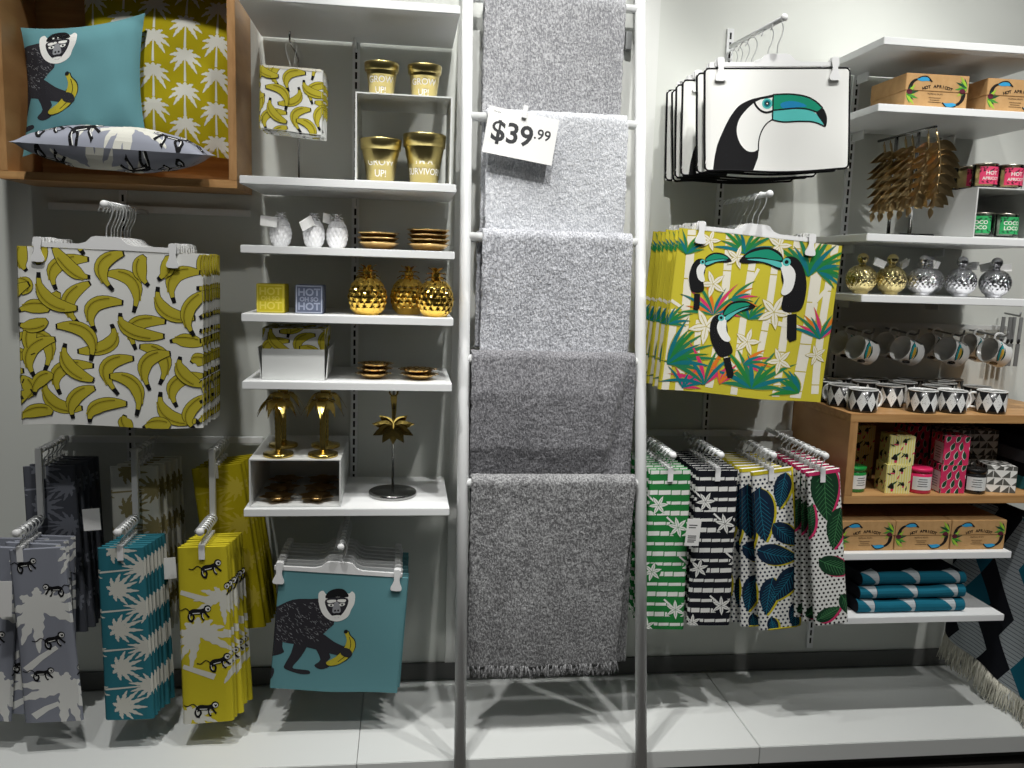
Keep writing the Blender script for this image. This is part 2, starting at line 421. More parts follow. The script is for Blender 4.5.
def p_grey(w=.5, h=.55, white='f_white', seed=3):
    pr = []
    for (x, y, s, r, t) in ((.07, .36, .2, .5, 0), (.10, .10, .19, -.7, 0), (.27, .2, .22, .4, 0), (.36, .45, .2, -.4, 0), (.45, .1, .2, .9, 0), (.2, .53, .15, .2, 0)):
        palm(pr, x, y, s, white, r, t, 0, 10, True, int(x*100)+seed)
    for a, b in (((.01, .17), (.1, .24)), ((.16, .32), (.27, .36)), ((.3, .05), (.42, .1)), ((.38, .27), (.47, .32)), ((.02, .02), (.09, .06))):
        pr.append((white, strip([a, ((a[0]+b[0])/2, (a[1]+b[1])/2+.005), b], .022, .013), 1))
    for x, y, s, f, r in ((.035, .5, .05, 1, 0), (.09, .26, .055, 1, .1), (.05, .155, .05, 1, -.1), (.22, .43, .055, -1, .2), (.3, .28, .05, 1, 0), (.18, .15, .05, -1, -.2), (.4, .2, .055, 1, .1), (.45, .4, .05, -1, 0), (.33, .52, .05, 1, .2), (.115, .42, .05, -1, .1)):
        small_monkey(pr, x, y, s, f, r)
    return pr
def p_yellowmonk():
    pr = []
    palm(pr, .05, .29, .16, 'f_palm', .4, 0, 0, 10, True, 2); palm(pr, .115, .40, .12, 'f_palm', -.5, 0, 0, 9, True, 4); palm(pr, .02, .02, .12, 'f_palm', .2, 0, 0, 9, True, 5)
    palm(pr, .19, .2, .16, 'f_palm', .3, 0, 0, 9, True, 6)
    for a, b in (((.0, .43), (.08, .40)), ((.0, .19), (.09, .15)), ((.12, .3), (.2, .27))): pr.append(('f_palm', strip([a, b], .014, .02), 1))
    for x, y, s, f, r in ((.085, .5, .058, 1, .1), (.045, .36, .06, 1, -.1), (.1, .195, .06, 1, .1), (.055, .045, .06, 1, -.15), (.17, .43, .06, -1, .1), (.19, .1, .06, -1, .1), (-.04, .27, .05, 1, 0)): small_monkey(pr, x, y, s, f, r)
    return pr
def p_tealpalm(mat='f_palm'):
    pr = []
    for k in range(5):
        y = .045+k*.125
        palm(pr, .046, y, .088, mat, PI/2+.15, 0, 0, 10, True, k, 1.8)
        palm(pr, .125, y+.065, .080, mat, -PI/2+.08, .16, 0, 10, True, k+9, 1.8)
        palm(pr, .215, y, .08, mat, PI/2, .10, 0, 8, True, k+19, 1.8)
        palm(pr, -.05, y+.05, .075, mat, PI/2, 0, 0, 8, True, k+29, 1.8)
    return pr
def p_mustard():
    pr = []
    for i in range(5):
        for j in range(5):
            palm(pr, .03+i*.095, .04+j*.105+(.052 if i % 2 else 0), .088, 'f_palm', 0, .075, 0, 9, True, i*5+j)
    return pr

def p_monkey(w=.4, h=.4):
    A = affine((150, 197), (512, 236), (120, 538), w, h); pr = []
    D, H = 'f_dark', 'f_hair'
    body = [(118, 315), (140, 304), (185, 286), (235, 286), (272, 292), (302, 352), (285, 374), (258, 396), (215, 412), (190, 414), (150, 405), (118, 390)]
    pr.append((D, A(sm(body, 3)), 0))
    for q in ([(110, 340), (152, 375), (154, 420), (158, 436), (130, 444), (108, 440)],
              [(192, 405), (226, 412), (207, 450), (182, 480), (202, 487), (228, 491), (231, 501), (205, 501), (175, 491), (158, 481), (162, 468), (178, 440)],
              [(200, 382), (258, 382), (302, 412), (335, 430), (352, 443), (349, 459), (320, 454), (280, 442), (238, 428), (205, 416)],
              [(248, 424), (276, 430), (291, 455), (281, 468), (287, 483), (262, 489), (244, 477), (262, 461)],
              [(104, 470), (130, 482), (122, 510), (100, 505)]):
        pr.append((D, A(sm(q, 3)), 1))
    rnd = random.Random(5)
    for k in range(260):
        x = rnd.uniform(135, 290); y = rnd.uniform(292, 425)
        if not (y < 410 and x < 300-(y-350)*.9 if y > 350 else True): continue
        if y < 300 and x < 160: continue
        a = rnd.uniform(.2, 1.2); l = rnd.uniform(6, 12)
        pr.append((H if k % 2 else 'f_face', A([(x, y), (x+cos(a)*l, y+sin(a)*l), (x+cos(a)*l*.5+1.2, y+sin(a)*l*.5-1)]), 2))
    pr.append(('f_white', A(sm([(257, 272), (270, 264), (281, 276), (300, 268), (327, 268), (343, 276), (352, 270), (361, 280), (359, 305), (350, 322), (340, 342), (316, 353), (291, 349), (270, 332), (259, 305)], 3)), 3))
    pr.append(('f_black', A(sm([(276, 284), (286, 267), (308, 260), (330, 264), (343, 283), (328, 286), (310, 283), (293, 287)], 3)), 4))
    pr.append(('f_dark', A(sm([(277, 290), (308, 284), (340, 290), (338, 312), (324, 333), (309, 343), (292, 333), (279, 312)], 3)), 4))
    pr.append(('f_white', A(sm([(282, 292), (304, 291), (306, 297), (286, 300)], 3)), 5)); pr.append(('f_white', A(sm([(313, 291), (334, 292), (331, 300), (312, 297)], 3)), 5))
    pr.append(('f_face', A(sm([(302, 300), (314, 300), (320, 325), (308, 330), (296, 325)], 3)), 5))
    pr.append(('f_white', A(sm([(284, 303), (299, 303), (298, 310), (287, 309)], 3)), 5)); pr.append(('f_white', A(sm([(317, 303), (332, 303), (329, 309), (319, 310)], 3)), 5))
    for c in ((293, 306), (324, 306), (304, 322), (313, 322)): pr.append(('f_black', A(disc(c[0], c[1], 3, 8)), 6))
    pr.append(('f_black', A(strip([(294, 332), (308, 330), (322, 332)], 3)), 6)); pr.append(('f_white', A(sm([(296, 336), (320, 336), (309, 343)], 2)), 6))
    ban = sm([(331, 386), (341, 384), (346, 396), (359, 412), (361, 432), (351, 451), (335, 466), (311, 478), (286, 479), (279, 469), (305, 456), (327, 436), (337, 412), (335, 398)], 3)
    cx, cy = 322, 440
    pr.append(('f_black', A([(x+(2.4 if x > 333 else -2)*(1 if y < 440 else .7), y+(2 if y > 455 else -1.4)) for x, y in ban]), 3)); pr.append(('f_yellow', A(ban), 4))
    pr.append(('f_black', A(strip(sm([(345, 400), (349, 425), (338, 450), (312, 470)], 3, False), 1.8)), 5)); pr.append(('f_black', A(disc(335, 384, 6, 8)), 5))
    pr.append(('f_dark', A(sm([(318, 432), (338, 432), (352, 444), (349, 459), (335, 458), (322, 450)], 3)), 6))
    return pr

def p_toucan(w=.468, h=.307):
    A = affine((240, 262), (797, 257), (240, 655), w, h); pr = []; K = 'f_black'
    pr.append((K, A([(268, 652), (275, 600)]+sm([(284, 560), (297, 525), (328, 458), (366, 405), (410, 380), (440, 371), (500, 357)], 3, False)+[(500, 368), (452, 377)]+sm([(430, 388), (400, 415), (370, 455), (360, 500), (372, 545), (400, 575), (430, 578), (450, 565)], 3, False)+[(447, 600), (437, 628), (428, 650)]), 0))
    pr.append((K, A(strip(sm([(500, 452), (476, 470), (458, 500), (449, 535), (448, 575)], 3, False), 5)), 1))
    pr.append((K, A(strip(sm([(428, 385), (434, 400), (452, 418), (475, 426), (500, 420)], 3, False), 8)), 1))
    pr.append(('f_beakgreen', A(sm([(502, 362), (560, 358), (620, 366), (662, 385), (690, 410), (680, 428), (640, 414), (590, 409), (540, 413), (502, 416)], 3)), 0))
    pr.append(('f_blue', A(sm([(530, 392), (560, 382), (600, 386), (632, 402), (590, 406), (540, 409)], 3)), 1))
    pr.append(('f_beakteal', A(sm([(502, 419), (560, 413), (620, 413), (658, 424), (688, 452), (698, 476), (660, 463), (600, 459), (540, 461), (502, 452)], 3)), 0))
    pr.append((K, A(sm([(680, 418), (694, 410), (708, 434), (712, 458), (707, 484), (696, 468), (670, 430)], 3)), 2))
    for q in ([(500, 358), (560, 355), (622, 363), (664, 382), (694, 410)], [(502, 417), (540, 413), (590, 409), (640, 414), (682, 430)], [(500, 453), (540, 461), (600, 459), (660, 463), (704, 482)], [(501, 357), (500, 453)]):
        pr.append((K, A(strip(sm(q, 3, False), 5)), 3))
    pr.append(('f_beakteal', A(disc(478, 392, 20, 16)), 1)); pr.append(('f_leafteal', A(disc(478, 392, 14, 14)), 2)); pr.append((K, A(disc(478, 392, 8, 12)), 3)); pr.append(('f_white', A(disc(478, 392, 3, 8)), 4))
    return pr

def toucan_bird(pr, T, L=6):
    """perched bird: local units, beak to the left"""
    K = 'f_black'
    pr.append((K, T(sm([(.05, .95), (.3, 1.0), (.5, .8), (.62, .4), (.6, 0), (.5, -.28), (.2, -.32), (.05, -.2), (.1, .2), (.02, .55)])), L))
    pr.append(('f_white', T(sm([(-.02, .85), (.2, .82), (.35, .6), (.3, .25), (.15, .1), (.03, .15), (.08, .45)])), L+1))
    pr.append((K, T([(.2, -.38), (.42, -.36), (.45, -1.0), (.3, -1.05), (.22, -.95)]), L))
    pr.append(('f_beakteal', T(disc(.13, .88, .10, 10)), L+2)); pr.append((K, T(disc(.13, .88, .05, 8)), L+3))
    pr.append((K, T(sm([(.02, 1.05), (-.3, 1.24), (-.7, 1.18), (-.98, .92), (-.82, .86), (-.4, .86), (.02, .7)])), L+1))
    pr.append(('f_beakgreen', T(sm([(-.02, 1.02), (-.3, 1.18), (-.68, 1.12), (-.84, 1.0), (-.5, 1.0), (-.02, .92)])), L+2))
    pr.append(('f_beakteal', T(sm([(-.02, .88), (-.45, .96), (-.8, .95), (-.4, .89), (-.02, .75)])), L+2))
def spray(pr, x, y, L_, mats, a0, a1, n, w, L=3, bend=.25):
    for k in range(n):
        a = a0+(a1-a0)*k/max(1, n-1)
        l = L_*(.85+.4*((k*7) % 5)/4); bd = bend*(-1 if a < PI/2 else 1)
        pr.append(('f_straw', leafp(x, y, l*1.02, w*.78, a, 7, bd), L)); pr.append((mats[k % len(mats)], leafp(x, y, l, w*.56, a, 7, bd), L+1+k % 2))
def flower(pr, x, y, r, mat, ink, n=5, L=5, a0=.3):
    for k in range(n):
        a = a0+2*PI*k/n; pr.append((ink, leafp(x, y, r*1.04, r*.46, a), L)); pr.append((mat, leafp(x, y, r, r*.36, a), L+1))
        pr.append((ink, strip([(x, y), (x+cos(a)*r*.7, y+sin(a)*r*.7)], r*.03), L+2))

def p_bamboo(w=.543, h=.515):
    A = affine((185, 163), (712, 228), (130, 700), w, h); pr = []
    Wc, Yc = 'f_cream', 'f_straw'
    st = [([(222, 170), (213, 330), (190, 710)], 20), ([(345, 170), (328, 420), (285, 700)], 20), ([(432, 180), (402, 420), (372, 725)], 18), ([(502, 190), (480, 420), (452, 610)], 17), ([(566, 200), (540, 460), (512, 735)], 20),
          ([(642, 215), (606, 560), (578, 745)], 28), ([(250, 470), (232, 705)], 16), ([(172, 430), (146, 705)], 18), ([(690, 225), (655, 500), (640, 735)], 18)]
    for q, wd in st:
        pts = sm(q, 5, False); pr.append((Wc, A(strip(pts, wd*1.3)), 0))
        for k in range(1, len(pts)-1, 2): 
            p, q2 = pts[k], pts[k+1]; dx, dy = q2[0]-p[0], q2[1]-p[1]; d = math.hypot(dx, dy)
            pr.append((Yc, A(strip([(p[0]-dy/d*wd*.65, p[1]+dx/d*wd*.65), (p[0]+dy/d*wd*.65, p[1]-dx/d*wd*.65)], 3.5)), 1))
    for q, wd in (([(290, 500), (322, 550), (345, 605), (402, 660)], 14), ([(478, 472), (540, 492), (605, 505)], 15), ([(618, 430), (672, 368)], 13), ([(215, 335), (248, 300)], 11), ([(400, 380), (440, 300)], 10), ([(200, 430), (160, 400)], 10)):
        pr.append((Wc, A(strip(sm(q, 3, False), wd)), 2))
    G = ['f_leafgreen', 'f_leafteal', 'f_leafgreen', 'f_green']; R_ = ['f_pink', 'f_leafteal', 'f_orange', 'f_leafgreen']
    def S(x, y, l, ms, a0, a1, n, wd):
        p = A([(x, y), (x+l, y), (x+wd, y)]); s = math.hypot(p[1][0]-p[0][0], p[1][1]-p[0][1])
        spray(pr, p[0][0], p[0][1], s*1.12, ms, a0, a1, n+3, s*wd/l, 3)
    S(392, 250, 80, G, .3, 2.8, 7, 20); S(605, 330, 110, G, 1.0, 2.5, 6, 28); S(630, 310, 85, G, -.4, .9, 5, 22); S(430, 705, 115, G, .3, 2.85, 8, 26); S(150, 615, 120, G, .1, 1.5, 7, 24); S(590, 730, 70, G, 1.7, 3.0, 5, 26)
    S(415, 470, 60, G, .4, 2.6, 6, 14); S(295, 455, 95, R_, .3, 2.9, 9, 18); S(350, 405, 70, R_, -.2, 1.0, 5, 16); S(400, 620, 70, R_, -.1, .9, 4, 18); S(650, 545, 80, R_, .9, 2.6, 7, 20); S(270, 690, 110, R_, .9, 2.9, 7, 22); S(150, 480, 60, G, .2, 2, 5, 16); S(205, 250, 60, G, .6, 2.4, 5, 16)
    S(320, 690, 70, ['f_pink', 'f_orange'], .8, 1.8, 4, 14); S(200, 700, 60, ['f_pink', 'f_leafteal'], .3, 2.0, 5, 16)
    for x, y, r in ((292, 350, 44), (505, 225, 42), (496, 445, 56), (272, 492, 58), (412, 545, 44), (522, 612, 44), (368, 262, 38), (280, 205, 34), (640, 600, 34)):
        p = A([(x, y), (x+r, y)]); flower(pr, p[0][0], p[0][1], math.hypot(p[1][0]-p[0][0], p[1][1]-p[0][1]), Wc, Yc, 5, 5, .3+x)
    def B(x, y, s, fl, rot):
        c, q = cos(rot), sin(rot)
        def T(pts): return A([(x+s*(px*fl*c-(-py)*q), y+s*(px*fl*q+(-py)*c)) for px, py in pts])
        toucan_bird(pr, T, 9)
    B(512, 402, 140, 1, 0); B(268, 350, 84, -1, 0); B(362, 550, 108, -1, -.3)
    return pr

def p_stripes(bg):
    pr = []; rnd = random.Random(11)
    k = 0; y = .012
    while y < .56:
        hh = .0155 if k % 2 else .0105
        x = -.02-rnd.random()*.03
        while x < .2:
            l = rnd.uniform(.027, .043); pr.append(('f_white', [(x, y), (x+l, y+.001), (x+l, y+hh+.001), (x, y+hh)], 0)); x += l+.0032
        y += .037 if k % 2 else .033; k += 1
    for x, y_, r, a in ((.02, .20, .034, .3), (.1, .355, .036, .8), (.03, .43, .034, .1), (.105, .07, .034, .6), (.15, .22, .03, .2), (.01, .01, .03, .5)):
        pr.append((bg, disc(x, y_, r*.9, 10), 1)); flower(pr, x, y_, r, 'f_white', bg, 6, 2, a)
        pr.append(('f_white', strip([(x, y_), (x-.04, y_+.035)], .006), 2))
    return pr
def p_leafdots(leaf, vein, edge, dot, seed, lv):
    pr = []
    for i in range(-2, 16):
        for j in range(40): pr.append((dot, disc(i*.0155+(.0078 if j % 2 else 0), j*.0135+.004, .0041, 7), 0))
    for x, y, l, a, b in lv:
        l *= 1.12 if seed == 1 else 1.02
        pts = [(x+cos(a)*l*t-sin(a)*b*l*t*t, y+sin(a)*l*t+cos(a)*b*l*t*t) for t in lsp(0, 1, 12)]
        wd = l*.5; f = lambda t: wd*(math.sin(PI*t**.75)**.8 if 0 < t < 1 else .02)
        sh = [(p[0]+.0065, p[1]-.003) for p in pts]
        pr.append((edge, strip(sh, wd, wf=lambda t: f(t)+.003), 1)); pr.append((leaf, strip(pts, wd, wf=f), 2))
        pr.append((vein, strip(pts, .002), 3))
        for k in range(2, 11):
            p = pts[k]; q = pts[k-1]; d = math.atan2(p[1]-q[1], p[0]-q[0]); ll = f(k/12)*.5
            for sg in (1, -1):
                pr.append((vein, strip([p, (p[0]+cos(d+sg*.75)*ll, p[1]+sin(d+sg*.75)*ll)], .0016), 3))
    return pr

def box_art(w, h):
    """front of a printed fruit-soap carton, w x h metres, with the lid joint half way up"""
    pr = []; K = 'i_black'
    U = lambda pts: [(x/210*w, (127-y)/127*h) for x, y in pts]   # trace box 210 x 127
    pr.append((K, U(sm([(8, 62), (12, 40), (24, 24), (40, 18), (48, 22), (34, 28), (24, 40), (20, 62)], 3)), 1))
    pr.append(('i_blue', U(sm([(36, 22), (48, 14), (66, 13), (80, 18), (84, 26), (70, 26), (50, 28)], 3)), 2)); pr.append((K, U(strip(sm([(38, 19), (52, 11), (70, 11), (86, 28)], 3, False), 4)), 3)); pr.append((K, U([(78, 15), (88, 28), (84, 30), (76, 24)]), 3))
    pr.append((K, U(sm([(202, 65), (198, 90), (184, 108), (168, 114), (160, 110), (176, 102), (186, 88), (190, 65)], 3)), 1))
    pr.append(('i_blue', U(sm([(174, 108), (162, 116), (144, 117), (132, 112), (128, 104), (142, 104), (162, 102)], 3)), 2)); pr.append((K, U(strip(sm([(172, 113), (158, 119), (142, 119), (126, 102)], 3, False), 4)), 3))
    for (x, y, rr) in ((205, 44, (2.2, 4.6)), (4, 78, (-1.0, 1.4))):
        for k in range(9):
            a = rr[0]+(rr[1]-rr[0])*k/8 if x > 100 else -1.2+2.2*k/8
            p = U([(x, y)])[0]; L_ = .2*w*(.75+.25*(k % 2))
            pr.append((('i_green', 'i_lime', 'i_dgreen')[k % 3], leafp(p[0], p[1], L_, L_*.2, (PI-(-1.0+2.2*k/8)) if x > 100 else (-1.1+2.2*k/8)), 1+k % 2))
    for c in ((190, 58), (14, 68)): pr.append(('i_plum', U(disc(c[0], c[1], 10, 12)), 4))
    txt = 'HOT APRICOT'
    for i, ch in enumerate(txt):
        t = (i-5)/5; x = 106+t*46; y = 46+t*t*9-5+4
        if ch != ' ':
            p = U([(x, y)])[0]; pr += text_pr(ch, K, p[0], p[1], h*.125, 3, .03, 1.1, -t*.3)
    p = U([(100, 73)])[0]; pr += text_pr('TROPICAL FRUITS', K, p[0], p[1], h*.062, 3)
    pr.append((K, U(rect(80, 86, 40, 1.5)), 3)); pr.append((K, U(rect(84, 94, 32, 1.5)), 3)); pr.append((K, U(rect(78, 102, 44, 1.5)), 3))
    return pr

# ================================================================== SETTING
b = MB(); b.box(-4, 5, 0, .12, 0, 3.6, 'wall'); struct(b.build('wall_back'))
b = MB(); b.box(-4, 5, -4.5, .12, -.08, 0, 'floor'); struct(b.build('floor'))
b = MB(); b.box(-4, 5, -.012, -.001, .113, .178, 'base'); struct(b.build('baseboard_back'))
b = MB(); b.box(.165, .86, -.012, -.0005, .18, 3.6, 'pier'); struct(b.build('trim_1'))

def platform(x0, x1, label):
    t = thing('display_platform', label, 'platform', (x0, 0, 0), group='white floor platforms')
    MB().box(0.001, x1-x0-.001, -.53, -.014, .05, .11, 'platform', .002).build('top_panel', t)
    MB().box(0.002, x1-x0-.002, -.47, -.014, 0, .0495, 'base').build('plinth', t)
platform(-2.0, -.13, 'low white floor platform under the palm and monkey tea towels')
platform(-.13, 1.18, 'low white floor platform behind the ladder of throws')
platform(1.18, 3.2, 'low white floor platform under the folded teal throws')

def upright(x, z0, z1, label):
    b = MB(); b.box(-.012, .012, -.014, -.0005, z0, z1, 'rodwhite')
    z = z0+.02
    while z < z1-.03:
        b.box(-.0035, .0035, -.0147, -.0139, z, z+.022, 'slot'); z += .032
    o = b.build('slotted_wall_upright', None, (x, 0, 0)); tag(o, label, 'wall upright')
upright(-.174, .86, 2.6, 'slotted white upright behind the middle of the shelves of gold ware')
upright(1.117, .30, 2.5, 'slotted upright carrying the arms of both toucan cover displays')
upright(-.93, .3, 1.86, 'slotted upright below the wooden cushion box behind banana covers')
upright(1.60, .2, 2.38, 'slotted upright behind the shelves of candles and mugs')

def shelf(x0, x1, ztop, label, bx, y0=-.42, grp='white wall shelves'):
    t = thing('wall_shelf', label, 'shelf', ((x0+x1)/2, 0, ztop), group=grp)
    w = (x1-x0)/2
    MB().box(-w, w, y0, -.016, -.0235, 0, 'white', .0015).build('board', t)
    for x in bx:
        MB().prism([(-.0025, -.0245), (.0025, -.0245), (.0025, -.055), (-.0025, -.055)], -.09, -.0155, 'white').build('bracket', t, (x-(x0+x1)/2, 0, 0))
SL = (-.48, .146)
for z, l in ((2.3955, 'topmost white shelf above the gold flower pots'), (1.888, 'white shelf under the banana pouches and gold pots'), (1.69, 'white shelf holding white pineapple jars and gold plates'),
             (1.489, 'white shelf holding gold pineapples and two HOT boxes'), (1.287, 'white shelf holding the banana box and gold leaf dishes'), (.893, 'lowest white shelf holding gold palm candle holders')):
    shelf(SL[0], SL[1], z, l, (-.174,))
SR = (1.459, 2.085)
for z, l in ((2.393, 'topmost white shelf above the cardboard apricot boxes'), (2.193, 'white shelf under two cardboard apricot boxes'), (1.792, 'white shelf under candles and the golden leaf sprays'),
             (1.597, 'white shelf holding gold and silver ball bottles'), (.733, 'white shelf carrying three cardboard apricot boxes'), (.506, 'lowest right white shelf carrying folded teal throws')):
    shelf(SR[0], SR[1], z, l, (1.60, 1.95), -.43 if z < .8 else -.42)

def open_box(name, label, x0, x1, y0, z0, z1, th, cat, mat, side):
    t = thing(name, label, cat, ((x0+x1)/2, 0, z0)); w = (x1-x0)/2; H = z1-z0
    MB().box(-w, w, y0, -.003, 0, th, mat, .001).build('bottom_panel', t)
    MB().box(-w, w, y0, -.003, H-th, H, mat, .001).build('top_panel', t)
    MB().box(-w, -w+th, y0, -.003, th, H-th, side, .001).build('side_panel', t)
    MB().box(w-th, w, y0, -.003, th, H-th, side, .001).build('side_panel', t)
    MB().box(-w+th, w-th, -.012, -.004, th, H-th, mat).build('back_panel', t)
    return t
open_box('wooden_wall_box', 'open oak box on the wall holding three printed cushions', -1.2, -.517, -.262, 1.862, 2.62, .024, 'wall box', 'wood', 'woodside')
open_box('wooden_wall_box', 'open oak box holding boxed candles with harlequin mugs on top', 1.459, 2.32, -.42, .902, 1.207, .028, 'wall box', 'wood', 'woodside')

# ================================================================== HANGING RAILS AND ARMS
def crossbar(x0, x1, z, label):
    b = MB(); b.box(x0, x1, -.032, -.0155, z-.011, z+.011, 'rodwhite', .002)
    tag(b.build('wall_crossbar'), label, 'crossbar')
crossbar(-1.157, -.519, 1.800, 'white crossbar on the wall behind banana cover hangers')
crossbar(-1.155, -.485, 1.026, 'white crossbar on the wall behind the darker rear towels')
crossbar(.80, 1.452, 1.062, 'white crossbar on the wall behind four rows of towels')
crossbar(-.26, -.10, .775, 'short white crossbar under the lowest left shelf')

def arm(x, z, y1, label, y0=-.033, r=.008, dz=0.):
    t = thing('display_rail', label, 'display arm', (x, 0, z), group='white display rails')
    MB().tube([(0, y0, -dz), (0, y1+.006, 0)], r, 'rodwhite', 12).build('rod', t)
    MB().ball((0, y1, 0), r*1.45, 'plastic', 10, (1, .7, 1)).build('end_stop', t)
    return t
def hook_mb(sc=1., neck=0., sz=None, r=.0019):
    sz = sz or sc
    pts = [(-.022, -.020), (-.015, -.0045), (-.006, .0072), (.004, .0088), (.013, .003), (.018, -.012), (.015, -.032), (.006, -.052), (.0005, -.066), (0, -.092+neck)]
    return MB().tube([(x*sc, 0, .0098-(.0098-z)*sz) for x, z in sm(pts, 3, False)], r, 'metal', 6)
def make_hanger(label, grp, loc, rot, neck=0.):
    t = thing('clip_hanger', label, 'hanger', loc, rot, grp)
    hook_mb(1., neck).build('hook', t)
    P = [(-.2, -.127), (.2, -.127), (.2, -.115), (.075, -.114), (.055, -.108), (.04, -.093), (.028, -.09), (-.028, -.09), (-.04, -.093), (-.055, -.108), (-.075, -.114), (-.2, -.115)]
    MB().prism([(x, z+neck) for x, z in P], -.005, .005, 'plastic').build('bar', t)
    for sx in (-1, 1):
        c = MB(); o = sm([(-.010, -.102), (.010, -.102), (.011, -.118), (.0085, -.135), (.013, -.150), (.0175, -.160), (.014, -.170), (-.014, -.170), (-.0175, -.160), (-.013, -.150), (-.0085, -.135), (-.011, -.118)], 2)
        for y0, y1 in ((-.0115, -.0074), (.0074, .0115)): c.prism([(x, z+neck) for x, z in o], y0, y1, 'plastic')
        c.box(-.009, .009, -.0115, .0115, -.113+neck, -.101+neck, 'plastic', .002)
        c.build('clip', t, (sx*.184, 0, 0))
    return t
def hang_covers(x, z, ys, rots, mk_cover, clab, hlab, grp, neck=0., off=(0, 0)):
    """one hanger and one cover per position along the arm"""
    h0 = c0 = None; N = len(ys)
    for i, y in enumerate(ys):
        n = 'front' if i == 0 else ORD[i] + ' from front'
        loc = (x, y, z); rot = (0, rots[i][0], rots[i][1])
        hl, cl = hlab % n, clab % n
        if i == 0: h0 = make_hanger(hl, grp+' hangers', loc, rot, neck); c0 = mk_cover(cl, loc, rot)
        else: dup(h0, hl, loc, rot); dup(c0, cl, loc, rot)
def cover_maker(name, w, h, t, mat, prints, top, grp, offx=0., amp=.006, ph=0., piping=None, cat='cushion cover', edge=None):
    def mkc(label, loc, rot):
        b = MB()
        def wave(x, z):
            k = min(1, -z/h)
            return (0, amp*k*(sin(x*13+ph)+.5*sin(x*29+1+ph*2)+.35*sin(z*17+x*9)), -.004*k*sin(x*14+ph))
        sh = slab(b, w, h, t, mat, wave)
        sh.prints(b, prints)
        # keep the hang point on the arm axis
        b.v = [(v[0]+offx, v[1], v[2]+top) for v in b.v]
        if not piping:
            o = b.build(name, None, loc, rot); tag(o, label, cat, grp); return o
        r = thing(name, label, cat, loc, rot, grp)
        b.build('panel', r)
        us = lsp(-w/2, w/2, 24); vs = lsp(-h, 0, 18); q = []
        rr = .012; cq = lambda cx, cz, a0: [(cx+rr*cos(a0+PI/2*k/4), cz+rr*sin(a0+PI/2*k/4)) for k in range(5)]
        q = cq(-w/2+rr, -h+rr, PI)+[(x, -h) for x in us[2:-2]]+cq(w/2-rr, -h+rr, -PI/2)+[(w/2, z) for z in vs[2:-2]]+cq(w/2-rr, -rr, 0)+[(x, 0) for x in us[::-1][2:-2]]+cq(-w/2+rr, -rr, PI/2)+[(-w/2, z) for z in vs[::-1][2:-2]]
        pts = []
        for x, z in q:
            d = wave(x, z); pts.append((x+d[0]+offx, d[1], z+d[2]+top))
        MB().tube(pts, .0042, piping, 6, closed=True).build('piping', r)
        return r
    return mkc

BANP = p_bananas()
# banana covers
arm(-.852, 1.790, -.428, 'white arm carrying the banana cushion covers', dz=.0)
hang_covers(-.852, 1.790, [-.412, -.374, -.346, -.318, -.289, -.260, -.231, -.202], [(math.radians(1.0), 0)]+[(math.radians(1.0+random.uniform(-.8, .8)), math.radians(random.uniform(-1, 1))) for i in range(7)],
            cover_maker('hanging_cushion_cover', .505, .515, .006, 'f_white', BANP, -.1285, 'banana cushion covers', .013, .0045),
            'white cushion cover printed with yellow bananas, %s on its arm', 'white clip hanger of the banana covers, %s on its arm', 'banana cover')
# monkey covers
MONKP = p_monkey()
arm(-.190, .763, -.40, 'white arm carrying the teal monkey covers under the lowest shelf')
hang_covers(-.190, .763, [-.375+.033*i for i in range(8)], [(math.radians(4.6), 0)]+[(math.radians(4.2+random.uniform(-.7, .7)), math.radians(random.uniform(-1, 1))) for i in range(7)],
            cover_maker('hanging_cushion_cover', .40, .395, .006, 'f_teal', MONKP, -.0955, 'teal monkey cushion covers', .018, .003, 2.),
            'teal cushion cover printed with a black monkey, %s on its arm', 'white clip hanger of the teal monkey covers, %s on its arm', 'monkey cover', .033)
# white toucan covers
TOUP = p_toucan()
arm(1.113, 2.415, -.46, 'white arm carrying the white toucan covers', dz=-.02)
hang_covers(1.120, 2.415, [-.40, -.33, -.205, -.14, -.08, -.036], [(math.radians(-3.6), math.radians(0))]+[(math.radians(random.uniform(-4, -1)), math.radians(random.uniform(-1.5, 1.5))) for i in range(5)],
            cover_maker('hanging_cushion_cover', 0.468, .307, .006, 'f_white', TOUP, -.1335, 'white toucan cushion covers', .002, .006, 1., 'f_black'),
            'white black-edged cushion cover with a toucan head, %s on its arm', 'white clip hanger of the toucan head covers, %s on its arm', 'toucan cover')
# bamboo covers
BAMP = p_bamboo()
arm(1.113, 1.899, -.447, 'white arm carrying the yellow bamboo toucan covers')
hang_covers(1.113, 1.899, [-.385+.047*i for i in range(7)], [(math.radians(4), math.radians(0))]+[(math.radians(3.5+random.uniform(-1, 1)), math.radians(random.uniform(-2, 2))) for i in range(6)],
            cover_maker('hanging_cushion_cover', .543, .515, .006, 'f_sun', BAMP, -.1285, 'yellow bamboo cushion covers', .020, .0075, .6),
            'yellow cushion cover with bamboo and three toucans, %s on its arm', 'white clip hanger of the yellow bamboo covers, %s on its arm', 'bamboo cover')

